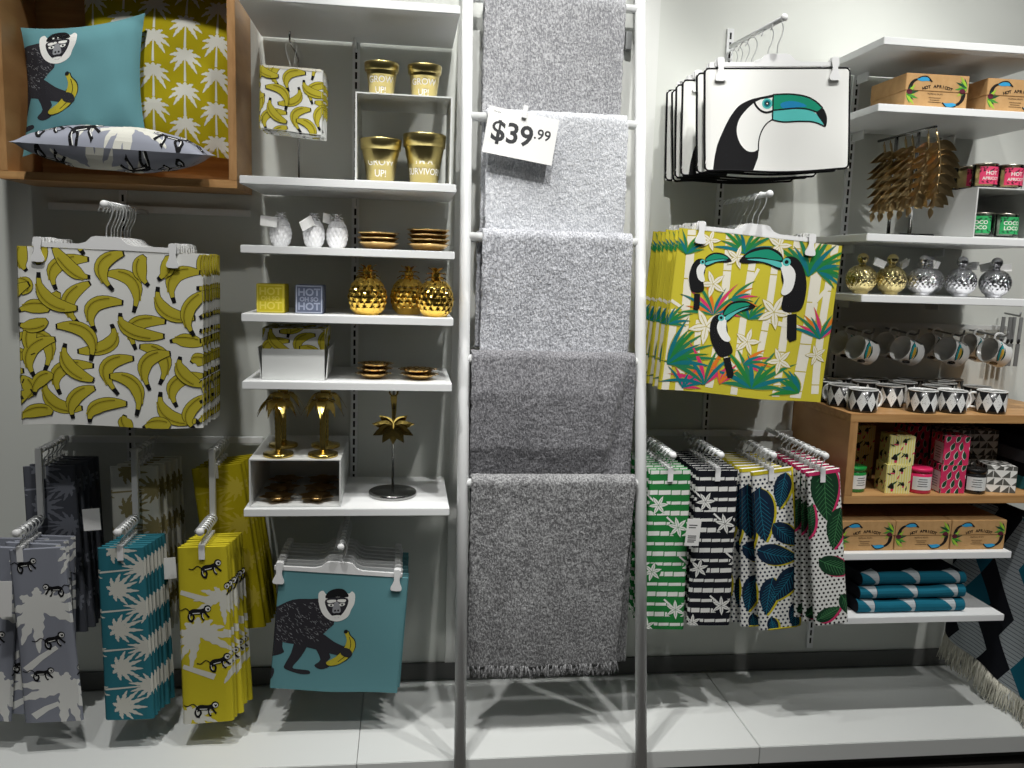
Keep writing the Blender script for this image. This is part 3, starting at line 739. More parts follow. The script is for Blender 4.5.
# tea towels
def make_thook(label, grp, loc, rot):
    t = thing('clip_hook', label, 'hanger', loc, rot, grp)
    hook_mb(1.0, .0, .56, .0022).build('hook', t)
    c = MB()
    for y0, y1 in ((-.0115, -.0082), (.0082, .0115)): c.box(-.009, .009, y0, y1, -.092, -.045, 'plastic', .001)
    c.box(-.009, .009, -.0115, .0115, -.052, -.044, 'plastic', .001); c.build('clip', t)
    return t
TT = .013
def towel_maker(mat, prints, grp, w=.14, h=.545, ph=0., topmat=None, piping=None, amp=.004, t=TT):
    def mkt(label, loc, rot):
        b = MB()
        def wave(x, z):
            k = min(1, max(0, -z/h)); return (x*.06*k, amp*k*(sin(x*26+ph)+.4*sin(z*15+ph)), -.006*k*sin(x*17+ph))
        sh = slab(b, w, h, t, mat, wave, .02, .028)
        sh.prints(b, prints)
        if topmat:
            for u0, u1 in zip(sh.us[:-1], sh.us[1:]): sh.decal(b, topmat, rect(u0, h-.012, u1-u0, .012), 5)
        b.v = [(v[0], v[1], v[2]-.0535) for v in b.v]
        if not piping:
            o = b.build('hanging_tea_towel', None, loc, rot); return tag(o, label, 'tea towel', grp)
        r = thing('hanging_tea_towel', label, 'tea towel', loc, rot, grp); b.build('cloth', r)
        q = [(w/2, z) for z in lsp(0, -h+.015, 20)]+[(w/2-.004, -h+.004), (w/2-.015, -h)]+[(x, -h) for x in lsp(w/2-.03, -w/2+.02, 8)]
        pts = []
        for x, z in q:
            d = wave(x, z); pts.append((x+d[0]+.004, d[1]-.0045, z+d[2]-.0535))
        MB().tube(pts, .0038, piping, 6).build('edging', r)
        return r
    return mkt
def hang_towels(x, z, ys, rots, mkt, clab, hlab, grp, dxs=None):
    h0 = c0 = None
    for i, y in enumerate(ys):
        n = 'front' if i == 0 else ORD[i] + ' from front'
        loc = (x+(dxs[i] if dxs else 0), y, z); rot = (0, rots[i][0], rots[i][1])
        hrot = (0, rots[i][0]*.5, 0)
        if i == 0: h0 = make_thook(hlab % n, grp+' hooks', (x, y, z), hrot); c0 = mkt(clab % n, loc, rot)
        else: dup(h0, hlab % n, (x, y, z), hrot); dup(c0, clab % n, loc, rot)
rr = lambda a, n, s=1.5, zz=2.: [(math.radians(a), math.radians(random.uniform(-1, 1)))]+[(math.radians(a+random.uniform(-s, s)), math.radians(random.uniform(-zz, zz))) for i in range(n-1)]

def step_arm(x, label):
    t = thing('stepped_display_rail', label, 'display arm', (x, 0, 0), group='stepped hanging arms')
    MB().tube([(0, -.033, 1.033), (0, -.245, 1.033)], .009, 'rodwhite', 12).build('upper_rod', t)
    MB().box(-.009, .009, -.263, -.245, .815, 1.045, 'rodwhite', .002).build('post', t)
    MB().tube([(0, -.262, .826), (0, -.425, .826)], .008, 'rodwhite', 12).build('lower_rod', t)
    MB().ball((0, -.43, .826), .0125, 'plastic', 10, (1, .7, 1)).build('end_stop', t)
GP = p_grey()
TP = p_tealpalm(); YP = p_yellowmonk()
step_arm(-1.129, 'stepped white arm carrying grey towels at far left')
step_arm(-.844, 'stepped white arm carrying teal towels in front, cream behind')
step_arm(-.607, 'stepped white arm carrying yellow towels front and rear')
ys = [-.408+.0205*i for i in range(7)]
hang_towels(-1.129, .826, [-.410+.0245*i for i in range(6)], [(math.radians(-3.0), 0), (math.radians(5), math.radians(1))]+[(math.radians(1.5+random.uniform(-2, 2)), 0) for i in range(4)],
            towel_maker('f_grey', GP, 'grey monkey tea towels', .145, .55, .5), 'grey tea towel with white palms and monkeys, %s on its lower arm', 'small white clip hook of grey monkey towels, %s', 'grey monkey towel', [.045, -.09, .02, .03, -.035, .035])
hang_towels(-.844, .826, ys, rr(-1.2, 7), towel_maker('f_tealdeep', TP, 'teal palm tea towels', .125, .55, 1.2), 'teal tea towel with pale palm trees, %s on its lower arm', 'small white clip hook of teal palm towels, %s', 'teal towel', [0, .004, .01, .014, .018, .022, .026])
hang_towels(-.607, .826, ys, rr(-1.0, 7), towel_maker('f_brightyel', YP, 'yellow monkey tea towels', .135, .57, 2.), 'bright yellow tea towel with monkeys and palms, %s on its lower arm', 'small white clip hook of yellow monkey towels, %s', 'yellow towel', [0, .004, .008, .012, .014, .018, .02])
ys = [-.222+.034*i for i in range(5)]
hang_towels(-1.129, 1.033, ys, rr(-1.5, 5, 1, 1.5), towel_maker('f_darkgrey', p_tealpalm('f_grey'), 'slate palm tea towels', .145, .55), 'slate grey palm tea towel, %s on the upper rear arm', 'small white clip hook of slate palm towels, %s', 'slate towel', [.015, .02, .03, .036, .04])
hang_towels(-.844, 1.033, ys, rr(-1.0, 5, 1, 1.5), towel_maker('f_palm', p_tealpalm('f_khaki'), 'cream palm tea towels', .135, .56), 'cream palm tea towel, %s on the upper rear arm', 'small white clip hook of cream palm towels, %s', 'cream towel', [-.012, 0, .01, .02, .024])
hang_towels(-.607, 1.033, ys, rr(-7.0, 5, 1, 1.5), towel_maker('f_mustard', p_tealpalm('f_straw'), 'mustard palm tea towels', .145, .56), 'mustard palm tea towel, %s on the upper rear arm', 'small white clip hook of mustard palm towels, %s', 'mustard towel', [0, .005, .01, .015, .02])

ys = [-.366+.034*i for i in range(9)]
for x, z, ye, lab in ((.872, 1.058, -.392, 'white arm carrying green bamboo towels'), (1.034, 1.060, -.392, 'white arm carrying black bamboo towels'), (1.215, 1.060, -.392, 'white arm carrying yellow-edged leaf towels'), (1.351, 1.078, -.478, 'white arm carrying pink-edged leaf towels')):
    arm(x, z, ye, lab)
hang_towels(.872, 1.058, ys, rr(-.4, 9, .8, 1), towel_maker('f_green', p_stripes('f_green'), 'green bamboo tea towels', .13, .548, .2), 'green tea towel with white bamboo stripes, %s on its arm', 'small white clip hook of green bamboo towels, %s', 'green towel')
hang_towels(1.034, 1.060, ys, rr(-.3, 9, .8, 1), towel_maker('f_ink', p_stripes('f_ink'), 'black bamboo tea towels', .13, .538, 1.), 'black tea towel with white bamboo stripes, %s on its arm', 'small white clip hook of black bamboo towels, %s', 'black towel')
LV1 = [(.114, .545, .11, -1.9, .1), (.018, .505, .17, -1.58, .08), (.06, .375, .115, -.9, .2), (.0, .29, .13, -.5, .2), (.13, .215, .13, -2.05, -.2), (.05, .185, .12, -1.9, .1), (.13, .09, .09, -1.8, .1), (.035, .045, .07, -1.4, 0), (-.04, .42, .13, -1.5, 0), (-.05, .2, .13, -1.5, 0), (.185, .42, .13, -1.5, 0), (.2, .25, .13, -1.6, 0)]
LV2 = [(.055, .555, .19, -1.62, .05), (.105, .40, .14, -1.9, .1), (.02, .23, .13, -.6, .2), (.09, .1, .1, -1.1, .1), (-.04, .3, .13, 1.2, 0), (.17, .5, .13, -1.4, 0), (.16, .25, .13, -1.7, 0), (.0, .02, .09, .4, 0)]
hang_towels(1.215, 1.060, ys, [(math.radians(-7.5), 0), (math.radians(-4.5), 0), (math.radians(-3), 0)]+[(math.radians(random.uniform(-1.6, 0)), 0) for i in range(6)], towel_maker('f_white', p_leafdots('f_navy', 'f_vein', 'f_brightyel', 'f_dotnavy', 1, LV1), 'yellow-edged leaf tea towels', .132, .56, .8, 'f_brightyel', 'f_brightyel'),
            'dotted tea towel with navy leaves and yellow edging, %s on its arm', 'small white clip hook of yellow-edged towels, %s', 'navy leaf towel', [0, -.022, -.024, -.018, -.024, -.018, -.024, -.018, -.024])
hang_towels(1.351, 1.078, [-.452+.037*i for i in range(9)], [(math.radians(-8), 0), (math.radians(-5.5), 0), (math.radians(-4), 0)]+[(math.radians(random.uniform(-4, -2)), 0) for i in range(6)], towel_maker('f_white', p_leafdots('f_forest', 'f_sprig', 'f_pink', 'f_black', 2, LV2), 'pink-edged leaf tea towels', .104, .53, .4, 'f_pink', None),
            'dotted tea towel with green leaves and pink top, %s on its arm', 'small white clip hook of pink-edged towels, %s', 'green leaf towel', [0, .004, .006, .010, .012, .010, .012, .010, .012])

def swing_tag(x, y, z, w, h, label, rot=0., lines=False):
    b = MB(); b.box(-w/2, w/2, -.0006, .0006, -h, 0, 'paper')
    if lines:
        s = flat((-w/2, -.0006, -h), (1, 0, 0), (0, 0, 1), w, h)
        for k, (yy, ww) in enumerate(((.75, .6), (.66, .5), (.35, .6), (.28, .6), (.2, .6), (.13, .5))): s.decal(b, 'text_dark', rect(w*.15, h*yy, w*ww, h*.035), 0)
    tag(b.build('hanging_price_ticket', None, (x, y, z), (0, rot, .1)), label, 'price ticket', 'white paper tickets')
swing_tag(.958, -.392, .845, .05, .092, 'white paper ticket hanging on the green bamboo towels', .06, True)
swing_tag(-.965, -.30, .862, .05, .07, 'blank white ticket between grey and teal towel stacks', -.05)
swing_tag(-.738, -.30, .70, .045, .07, 'blank white ticket at the edge of the teal towels', -.05)
swing_tag(-1.165, -.432, .68, .035, .11, 'pale ticket hanging among the grey monkey towels', .05)

# ================================================================== LADDER AND THROWS
def LY(z): return -.075-(2.53-z)*.196
t = thing('display_ladder', 'white ladder leaning on the wall hung with grey throws', 'ladder', (.48, 0, 0))
for sx in (-.291, .291):
    MB().tube([(sx, LY(.0), 0.003), (sx, LY(1.4), 1.4), (sx, LY(2.80), 2.80)], .0185, 'rodwhite', 18).build('rail', t)
RUNG = [2.522, 2.132, 1.743, 1.354, .965]
for z in RUNG:
    MB().tube([(-.291, LY(z), z), (.291, LY(z), z)], .0145, 'rodwhite', 14).build('rung', t)
b = MB(); b.box(.735, .757, -.045, -.013, 2.40, 2.46, 'greymetal', .002); tag(b.build('wall_bracket'), 'small grey wall bracket beside the top of the ladder', 'bracket')

def throw(k, label, x0, x1, front, back, mat, taper=0., amp=.006, fringe=False, fold=None, seed=0, backx=(0, 0), skew=0.):
    z0 = RUNG[k]; yr = LY(z0); th = .012; R0 = .0172+th/2; w = x1-x0
    arcl = PI*R0; tot = front+arcl+back
    cell = .0065
    us = lsp(0, w, round(w/cell)); vs = lsp(0, tot, round(tot/cell))
    def path(v, o):
        if v < front: return Vector((0, -R0-o, v-front)), Vector((0, -1, 0))
        if v < front+arcl:
            a = (v-front)/R0; return Vector((0, -(R0+o)*cos(a), (R0+o)*sin(a))), Vector((0, -cos(a), sin(a)))
        return Vector((0, R0+o, -(v-front-arcl))), Vector((0, 1, 0))
    def fn(o, q):
        def g(u, v):
            p, n = path(v, o)
            isf = v < front; k_ = (front-v)/front if isf else 0.
            kk = min(1, max(0, k_*1.3)) if isf else min(1, max(0, (v-front-arcl)/max(back, .01)))
            x = x0+u
            if isf: x += taper*k_*(u/w)+skew*k_
            else: x += backx[0]+(backx[1]-backx[0])*u/w if v > front+arcl*.7 else 0
            d = amp*kk*(sin(u*11+seed)+.55*sin(u*23+seed*2)+.3*sin(u*5+v*9+seed)) if isf else 0
            if fold and isf:
                fx = fold[0]+(fold[1]-fold[0])*k_; e = min(1, max(0, (u-fx)/.012)); d += fold[2]*(1-e)*min(1, k_*4)*min(1, max(0, v-.03)/.10)
            nz = (noise.noise((u*105, v*105, seed*3.1+q))*.0023+noise.noise((u*28, v*28, seed+q))*.0012)*(1 if o > 0 else .3)
            p = p+n*(nz+max(-.006, d) if isf else nz)
            edge = noise.noise((v*40, seed*2.2, u > w/2))*.0035*(1 if u < cell or u > w-cell else 0)
            ez = noise.noise((u*30, seed, 3))*.006 if v < cell else 0
            return (x+edge, yr+p.y, z0+p.z+ez)
        return g
    b = MB()
    A = Sheet(us, vs, fn(th/2, 0)); B = Sheet(us, vs, fn(-th/2, 5))
    A.emit(b, mat); B.emit(b, mat, True, True)
    nu, nv = len(us), len(vs)
    ring = [(i, 0) for i in range(nu)]+[(nu-1, j) for j in range(1, nv)]+[(i, nv-1) for i in range(nu-2, -1, -1)]+[(0, j) for j in range(nv-2, 0, -1)]
    N = len(ring); off = nu*nv
    # stitch the two layers along the border
    base = len(b.v)-2*off; kk = b.mi(mat)
    for a in range(N):
        i, j = ring[a]; i2, j2 = ring[(a+1) % N]
        b.f.append((base+i*nv+j, base+off+i*nv+j, base+off+i2*nv+j2, base+i2*nv+j2)); b.m.append(kk); b.s.append(True)
    r = thing('throw_blanket', label, 'throw', ((x0+x1)/2, yr, z0), group='grey throws on the ladder')
    b.v = [(v[0]-(x0+x1)/2, v[1]-yr, v[2]-z0) for v in b.v]
    b.build('cloth', r)
    if fringe:
        fb = MB(); rnd = random.Random(4)
        for u in range(300):
            i = rnd.randrange(nu); p = A.P[i][1].lerp(B.P[i][1], rnd.random())-Vector(((x0+x1)/2, yr, z0))
            l = rnd.uniform(.025, .048); q = [p+Vector((rnd.uniform(-.004, .004), rnd.uniform(-.004, .004), 0))]
            dx = rnd.uniform(-.012, .012)
            for s in (.4, .75, 1): q.append(q[0]+Vector((dx*s+rnd.uniform(-.003, .003), rnd.uniform(-.004, .004)-.004*s, -l*s)))
            fb.tube(q, [.0026, .003, .0026, .0008], mat, 5)
        fb.build('fringe', r)
    return r
throw(0, 'mid grey throw hanging from the topmost ladder rung', .243, .715, .60, .40, 'wool1', -.004, .006, seed=1)
throw(1, 'palest near-white throw behind the $39.99 price card', .255, .722, .48, .40, 'wool2', .004, .006, seed=2, backx=(-.012, -.004))
throw(2, 'silver grey throw on the third ladder rung, below the pale one', .244, .738, .405, .36, 'wool3', .002, .007, seed=3, backx=(-.014, -.01))
throw(3, 'dark slate grey throw spanning the whole ladder, right side folded', .212, .748, .41, .34, 'wool4', 0, .004, seed=4, fold=(.500, .425, .022))
throw(4, 'fringed ash grey throw on the lowest visible ladder rung', .215, .748, .612, .625, 'wool5', -.035, .007, True, seed=5, backx=(0, .008), skew=-.002)

# price card
t = thing('price_card', 'white $39.99 price card clipped to the pale throw', 'price card', (.372, -.212, 2.142), (math.radians(-4), math.radians(8.5), 0))
b = MB(); w, h = .230, .148; b.box(-w/2, w/2, -.0006, .0006, -h, 0, 'paper')
s = flat((-w/2, -.0006, -h), (1, 0, 0), (0, 0, 1), w, h)
s.prints(b, text_pr('$39', 'text_dark', .086, .072, .090, 0, .022, 1.0)); s.prints(b, text_pr('.99', 'text_dark', .184, .088, .046, 0, .014))
s.prints(b, text_pr('Throw', 'text_dark', .028, .134, .009, 0)); b.build('card', t)
b = MB(); b.box(-.0075, .0075, -.009, -.0015, -.018, .022, 'plastic', .001); b.box(-.0075, .0075, .0015, .006, -.014, .022, 'plastic', .001); b.tube([(-.017, -.002, .010), (.017, -.002, .010)], .0015, 'metal', 6)
b.build('clip', t, (.0, 0, 0))

# ================================================================== CUSHIONS IN THE OAK BOX
def leaf3d(mb, mat, L_, w, th, zf, mx, n=6, p=.8, tip=.02):
    vs = []
    for i in range(n+1):
        t = i/n; hw = w/2*max(tip, math.sin(PI*t**p)); x = L_*t; z = zf(t)
        vs += [(x, -hw, z+.25*hw), (x, 0, z+th*.5), (x, hw, z+.25*hw), (x, 0, z-th*.5)]
    fs = [(0, 1, 2, 3)[::-1], tuple(4*n+k for k in range(4))]
    for i in range(n):
        for k in range(4): fs.append((4*i+k, 4*i+(k+1) % 4, 4*i+4+(k+1) % 4, 4*i+4+k))
    mb.add(vs, fs, mat, False, mx)
RZ = lambda a: Matrix.Rotation(a, 4, 'Z')
RX = lambda a: Matrix.Rotation(a, 4, 'X')
RY = lambda a: Matrix.Rotation(a, 4, 'Y')
TR = lambda x, y, z: Matrix.Translation((x, y, z))

def pillow(label, w, h, T, mat, pr, loc, rot, dx=0, dy=0, sc=1., prot=0., pinch=.07, seed=0, print_back=False, shear=.0):
    n = 26
    def fn(sg):
        def g(u, v):
            a = 2*u/w-1; c = 2*v/h-1
            bul = max(0, (1-abs(a)**2.4))**.62*max(0, (1-abs(c)**2.4))**.62
            x = w/2*a*(1-pinch*(1-c*c)*abs(a)**2); z = h/2*c*(1-pinch*(1-a*a)*abs(c)**2)
            y = sg*T/2*bul
            y += sg*noise.noise((a*2.2+seed, c*2.2, seed))*.010*bul+.0035*sin(a*17+c*6+seed)*(1-bul)*bul
            return (x+shear*z, y, z)
        return g
    us = lsp(0, w, n); vs = lsp(0, h, n)
    b = MB(); F = Sheet(us, vs, fn(-1)); B = Sheet(us, vs, fn(1)); F.emit(b, mat); B.emit(b, mat, True, True)
    F.prints(b, pr, dx, dy, sc, prot)
    if print_back:
        Bm = Sheet(us, vs, lambda u, v: fn(1)(w-u, v)); Bm.prints(b, pr, dx, dy, sc, prot)
    o = b.build('cushion', None, loc, rot); tag(o, label, 'cushion', 'cushions in the oak box'); return o
def p_flat():
    pr = []; palm(pr, .33, .05, .16, 'f_palm', .5, 0, 0, 10, True, 4); palm(pr, .20, .10, .12, 'f_palm', -.8, 0, 0, 10, True, 6); pr.append(('f_palm', strip([(.24, .03), (.33, .06), (.42, .05)], .016, .024), 1))
    for x, y, s, f in ((.09, .045, .075, 1), (.19, .03, .08, 1), (.44, .035, .08, -1), (.50, .075, .07, -1), (.14, .11, .06, -1), (.40, .13, .06, 1), (.27, .13, .06, 1)): small_monkey(pr, x, y, s, f, .1)
    return pr
pillow('teal cushion printed with a monkey leaning at left in the oak box', .365, .385, .098, 'f_teal', MONKP, (-.982, -.172, 2.162), (math.radians(-8), math.radians(-11), math.radians(2)), -.085, .022, 1.0, math.radians(-4), .10, 1, False, .17)
pillow('mustard cushion printed with pale palm trees at right in the oak box', .46, .50, .085, 'f_mustard', p_mustard(), (-.785, -.074, 2.222), (math.radians(-1.5), math.radians(1.0), math.radians(0)), 0, 0, 1., 0, .03, 2)
pillow('grey cushion with monkeys lying flat in front in the oak box', .535, .165, .128, 'f_grey', p_flat(), (-.858, -.282, 1.961), (math.radians(-84), math.radians(1.2), math.radians(0)), 0, 0, 1., 0, .05, 3, True)

# ================================================================== LEFT SHELVES
def zplace(o, x, y, z, rz=0): o.location = (x, y, z); o.rotation_euler = (0, 0, rz); return o

# pouches on a stand
t = thing('pouch_stand', 'slim metal stand carrying the small banana print pouches', 'display stand', (-.336, -.225, 1.8885))
MB().lathe([(.0, 0), (.056, 0), (.058, .003), (.055, .007), (.012, .009), (.0, .009)], 'steel', 32).build('base', t)
MB().tube([(0, 0, .008), (0, 0, .372), (-.004, -.02, .385), (-.006, -.15, .388)], .003, 'steel', 10).build('pole', t)
b = MB(); b.tube(sm([(-.006, -.15, .388), (-.006, -.158, .402), (-.006, -.152, .414), (-.006, -.148, .405)], 3, False), .0028, 'steel', 8); b.build('hook', t)
c0 = None
for i in range(6):
    y = -.360+.0215*i; lab = 'white zipped pouch printed with bananas, %s on the metal stand' % ('front' if i == 0 else ORD[i]+' from front')
    if i == 0:
        c0 = thing('pouch', lab, 'pouch', (-.338, y, 2.206), (0, math.radians(1.3), 0), 'banana print pouches')
        b = MB(); sh = slab(b, .172, .180, .009, 'f_white', lambda x, z: (0, .003*sin(x*30)*min(1, -z*9), -.003*sin(x*17)*-z*6))
        sh.prints(b, BANP, -.05, -.06, .62); b.build('body', c0)
        MB().tube(sm([(-.004, 0, -.002), (-.018, 0, .045), (-.017, 0, .066), (-.003, 0, .085), (.011, 0, .066), (.010, 0, .045), (.002, 0, -.002)], 4, False), .0006, 'labelwhite', 6).build('loop', c0)
        MB().box(-.085, .085, -.0052, .0052, -.006, .002, 'f_cream', .001).build('zip', c0)
    else: dup(c0, lab, (-.338+.0008*i, y, 2.204), (0, math.radians(1.3+random.uniform(-1, 1)), math.radians(random.uniform(-2, 2))))

def riser(label, x0, x1, y0, y1, z0, z1, back=False, th=.0045):
    t = thing('display_riser', label, 'display riser', ((x0+x1)/2, 0, z0+.0005)); w = (x1-x0)/2; H = z1-z0
    MB().box(-w, w, y0, y1, 0, th, 'riser', .0006).build('bottom_panel', t); MB().box(-w, w, y0, y1, H-th, H, 'riser', .0006).build('top_panel', t)
    for s in (-1, 1): MB().box(*sorted((s*w, s*(w-th))), y0, y1, th, H-th, 'riser', .0006).build('side_panel', t)
    if back: MB().box(-w+th, w-th, y1-th, y1, th, H-th, 'riser').build('back_panel', t)
riser('white box riser under the two small gold pots', -.154, .131, -.385, -.10, 1.888, 2.145)
riser('white box riser under the gold palm candle holders', -.467, -.191, -.40, -.03, .893, 1.044, True)
riser('white box riser under the pink candles', 1.842, 2.083, -.395, -.04, 1.792, 1.955, True)

def pot(label, x, y, z, rt, rb, h, text, ts):
    t = thing('flower_pot', label, 'flower pot', (x, y, z), (0, 0, math.radians(random.uniform(-6, 3))), 'gold flower pots')
    rim = h*.26; rr_ = lambda v: rb+(rt*.93-rb)*v/h
    P = [(0, .0005), (rb, .0005), (rr_(h-rim), h-rim), (rt*.965, h-rim+.001), (rt, h-.003), (rt-.001, h), (rt-.004, h), (rt-.006, h-rim), (rb-.003, .006), (0, .006)]
    body = MB().lathe(P, 'brushgold', 48).build('body', t)
    b = MB(); s = arc_sheet(rr_, h-rim, 20, -1.2, 1.2, 4, 0, (rt+rb)/2)
    for k, ln in enumerate(text): s.prints(b, text_pr(ln, 'text_white', 0, (h-rim)*.60-k*ts*1.15, ts, 1, .012))
    b.build('lettering', body)
pot('small gold flower pot on the riser, left one above the larger pot', -.080, -.325, 2.1455, .052, .036, .096, ['GROW', 'UP!'], .026)
pot('small gold flower pot on the riser, right one above the survivor pot', .048, -.325, 2.1455, .052, .037, .096, ['GROW', 'UP!'], .026)
pot('larger gold GROW UP pot inside the white riser', -.081, -.30, 1.8935, .0635, .041, .130, ['GROW', 'UP!'], .029)
pot("larger gold pot lettered I'M A SURVIVOR inside the white riser", .0515, -.30, 1.8935, .0665, .043, .150, ["I'M A", 'SURVIVOR!'], .027)

def pineapple(label, x, y, z, H, R0, mat, hc, grp, rz=0, tagpos=None):
    t = thing('pineapple_jar', label, 'pineapple jar', (x, y, z), (0, 0, rz), grp)
    n, m = 84, 46; cnt = 14
    def prof(a, v):
        q = R0*(math.sin(PI*(.17+.70*v))**.6)
        f = abs(sin(cnt/2*a+v*9.5))*abs(sin(cnt/2*a-v*9.5))
        return q*(1+.105*f*(1 if .06 < v < .95 else .3))
    def seg(v0, v1, name, cap):
        b = MB(); vs = []; fs = []; mm = max(6, round(m*(v1-v0)))
        for i in range(mm+1):
            v = v0+(v1-v0)*i/mm
            for k in range(n): a = 2*PI*k/n; q = prof(a, v); vs.append((q*cos(a), q*sin(a), H*v))
        for i in range(mm):
            for k in range(n): fs.append((i*n+k, i*n+(k+1) % n, (i+1)*n+(k+1) % n, (i+1)*n+k))
        fs.append(tuple(range(n))[::-1]); fs.append(tuple(mm*n+k for k in range(n)))
        b.add(vs, fs, mat); return b.build(name, t)
    seg(0, .765, 'body', 0); lid = seg(.775, 1, 'lid', 1)
    b = MB(); b.lathe([(R0*.34, H*.985), (R0*.24, H+hc*.2), (R0*.28, H+hc*.45), (R0*.12, H+hc*.8)], mat, 16)
    for ring, (nn, l, zz, up) in enumerate(((7, R0*.56, .34, .25), (6, R0*.48, .56, .6), (5, R0*.34, .74, 1.3))):
        for k in range(nn): leaf3d(b, mat, l, l*.72, .003, lambda q, up=up, l=l: l*(up*q-.55*q*q), TR(0, 0, H+hc*zz-.004) @ RZ(2*PI*(k+.5*ring)/nn) @ TR(R0*.14, 0, 0), 5)
    b.build('crown', lid)
    if tagpos:
        dx, dy, dz, ry, rz2 = tagpos
        b = MB(); b.box(-.024, .024, -.0008, .0008, -.0135, .0135, 'paper', 0, TR(dx, dy, dz) @ RZ(rz2) @ RY(ry)); b.box(-.024, .024, -.0008, .0008, -.0135, .0135, 'paper', 0, TR(dx, dy+.003, dz+.003) @ RZ(rz2+.1) @ RY(ry-.06))
        tg = b.build('swing_tag', t)
        MB().tube([(R0*.1, -R0*.3, H*1.02), (dx*.5, dy*.6-.004, dz+.004), (dx*.8, dy, dz)], .0007, 'labelwhite', 5).build('string', tg)
PW = 'white pineapple jars'
pineapple('small white pineapple jar with tag, standing alone at left of shelf', -.378, -.33, 1.6905, .080, .0305, 'ceramic', .024, PW, .2, (-.036, -.036, .070, .12, -.1))
pineapple('small white pineapple jar in the middle of the three', -.279, -.33, 1.6905, .080, .0305, 'ceramic', .024, PW, .5, (-.036, -.034, .068, -.45, .2))
pineapple('small white pineapple jar next to the upright and gold plates', -.210, -.325, 1.6905, .080, .0305, 'ceramic', .024, PW, .9, (-.030, .012, .086, .1, .2))
PG = 'gold pineapple jars'
pineapple('shiny gold pineapple jar beside the grey HOT box', -.117, -.32, 1.4895, .112, .056, 'goldbright', .042, PG, .1)
pineapple('dark gold pineapple jar hidden behind the leftmost gold pineapple', -.128, -.17, 1.4895, .104, .052, 'goldbright', .04, PG, .6)
pineapple('gold pineapple jar standing second from shelf end, partly hidden', .010, -.25, 1.4895, .112, .054, 'goldbright', .042, PG, .4)
pineapple('gold pineapple jar at the right end of its shelf', .093, -.345, 1.4895, .110, .0525, 'goldbright', .042, PG, .8)

def plates(x, y, z, n, r, lab, grp):
    b0 = None
    for i in range(n):
        nm = ('bottom plate' if i == 0 else ('top plate' if i == n-1 else ORD[i]+' plate from bottom'))
        loc = (x+random.uniform(-.002, .002), y, z+.0005+i*.0146)
        if b0 is None:
            b = MB(); b.lathe([(0, 0), (r*.55, 0), (r*.72, .006), (r*.95, .0185), (r, .0205), (r*.985, .0225), (r*.93, .0212), (r*.7, .0105), (r*.5, .007), (0, .007)], 'goldplate', 44, rfn=lambda a, zz: 1+.02*sin(9*a)*(zz/.02))
            b0 = b.build('gold_plate', None, loc); tag(b0, lab % nm, 'plate', grp)
        else:
            c = b0.copy(); COL.objects.link(c); c.location = loc; c['label'] = lab % nm; c.rotation_euler = (0, 0, i)
plates(-.085, -.32, 1.690, 3, .064, 'small gold plate, %s of the stack of three', 'gold plates')
plates(.067, -.32, 1.690, 4, .066, 'small gold plate, %s of the stack of four', 'gold plates')

def hot_box(label, x, y, w, mat, edge, txt, rz):
    t = thing('candle_box', label, 'candle box', (x, y, 1.4895), (0, 0, rz)); h = .087
    body = MB().box(-w/2, w/2, -w/2, w/2, 0, h, mat, .0015).build('body', t)
    b = MB(); s = flat((-w/2, -w/2, 0), (1, 0, 0), (0, 0, 1), w, h)
    for r in (rect(.002, .002, w-.004, .003), rect(.002, h-.005, w-.004, .003), rect(.002, .002, .003, h-.004), rect(w-.005, .002, .003, h-.004)): s.decal(b, edge, r, 0)
    s.prints(b, text_pr('HOT', txt, w/2, .064, .031, 1, .03)+text_pr('OH SO', txt, w/2, .043, .018, 1, .045)+text_pr('HOT', txt, w/2, .021, .031, 1, .03)); b.build('lettering', body)
hot_box('yellow cube box lettered HOT OH SO HOT', -.404, -.318, .083, 'yellowbox', 'yellowtext', 'yellowtext', math.radians(-2))
hot_box('slate blue cube box lettered HOT OH SO HOT', -.290, -.318, .082, 'greybox', 'greybox_edge', 'greytext', math.radians(-1.5))

# banana box in a grey tray
t = thing('open_tray', 'pale grey open card tray holding the banana print box', 'tray', (-.336, -.375, 1.2875))
MB().box(-.094, .094, .004, .20, 0, .004, 'riser').build('base', t)
MB().box(-.093, .093, -.003, .0035, 0, .094, 'riser', .0006).build('front_panel', t)
for s in (-1, 1): MB().prism([(s*.0955, .004), (s*.0985, .004), (s*.1075, .098), (s*.1045, .098)], .006, .20, 'riser').build('side_panel', t)
MB().box(-.094, .094, .2005, .204, .004, .085, 'riser').build('back_panel', t)
t = thing('lidded_box', 'small box with banana print lid standing in the grey tray', 'box', (-.336, -.3672, 1.293))
MB().box(-.090, .090, .002, .19, 0, .10, 'f_white', .001).build('body', t)
b = MB(); b.box(-.0925, .0925, 0, .188, .088, .150, 'f_white', .001)
s = flat((-.0925, 0, .088), (1, 0, 0), (0, 0, 1), .185, .062); s.prints(b, BANP, -.06, -.10, .7); s = flat((.0925, 0, .088), (0, 1, 0), (0, 0, 1), .188, .062); s.prints(b, BANP, -.1, -.2, .7)
s = flat((-.0925, 0, .150), (1, 0, 0), (0, 1, 0), .185, .188); s.prints(b, BANP, -.1, -.2, .7); b.build('lid', t)

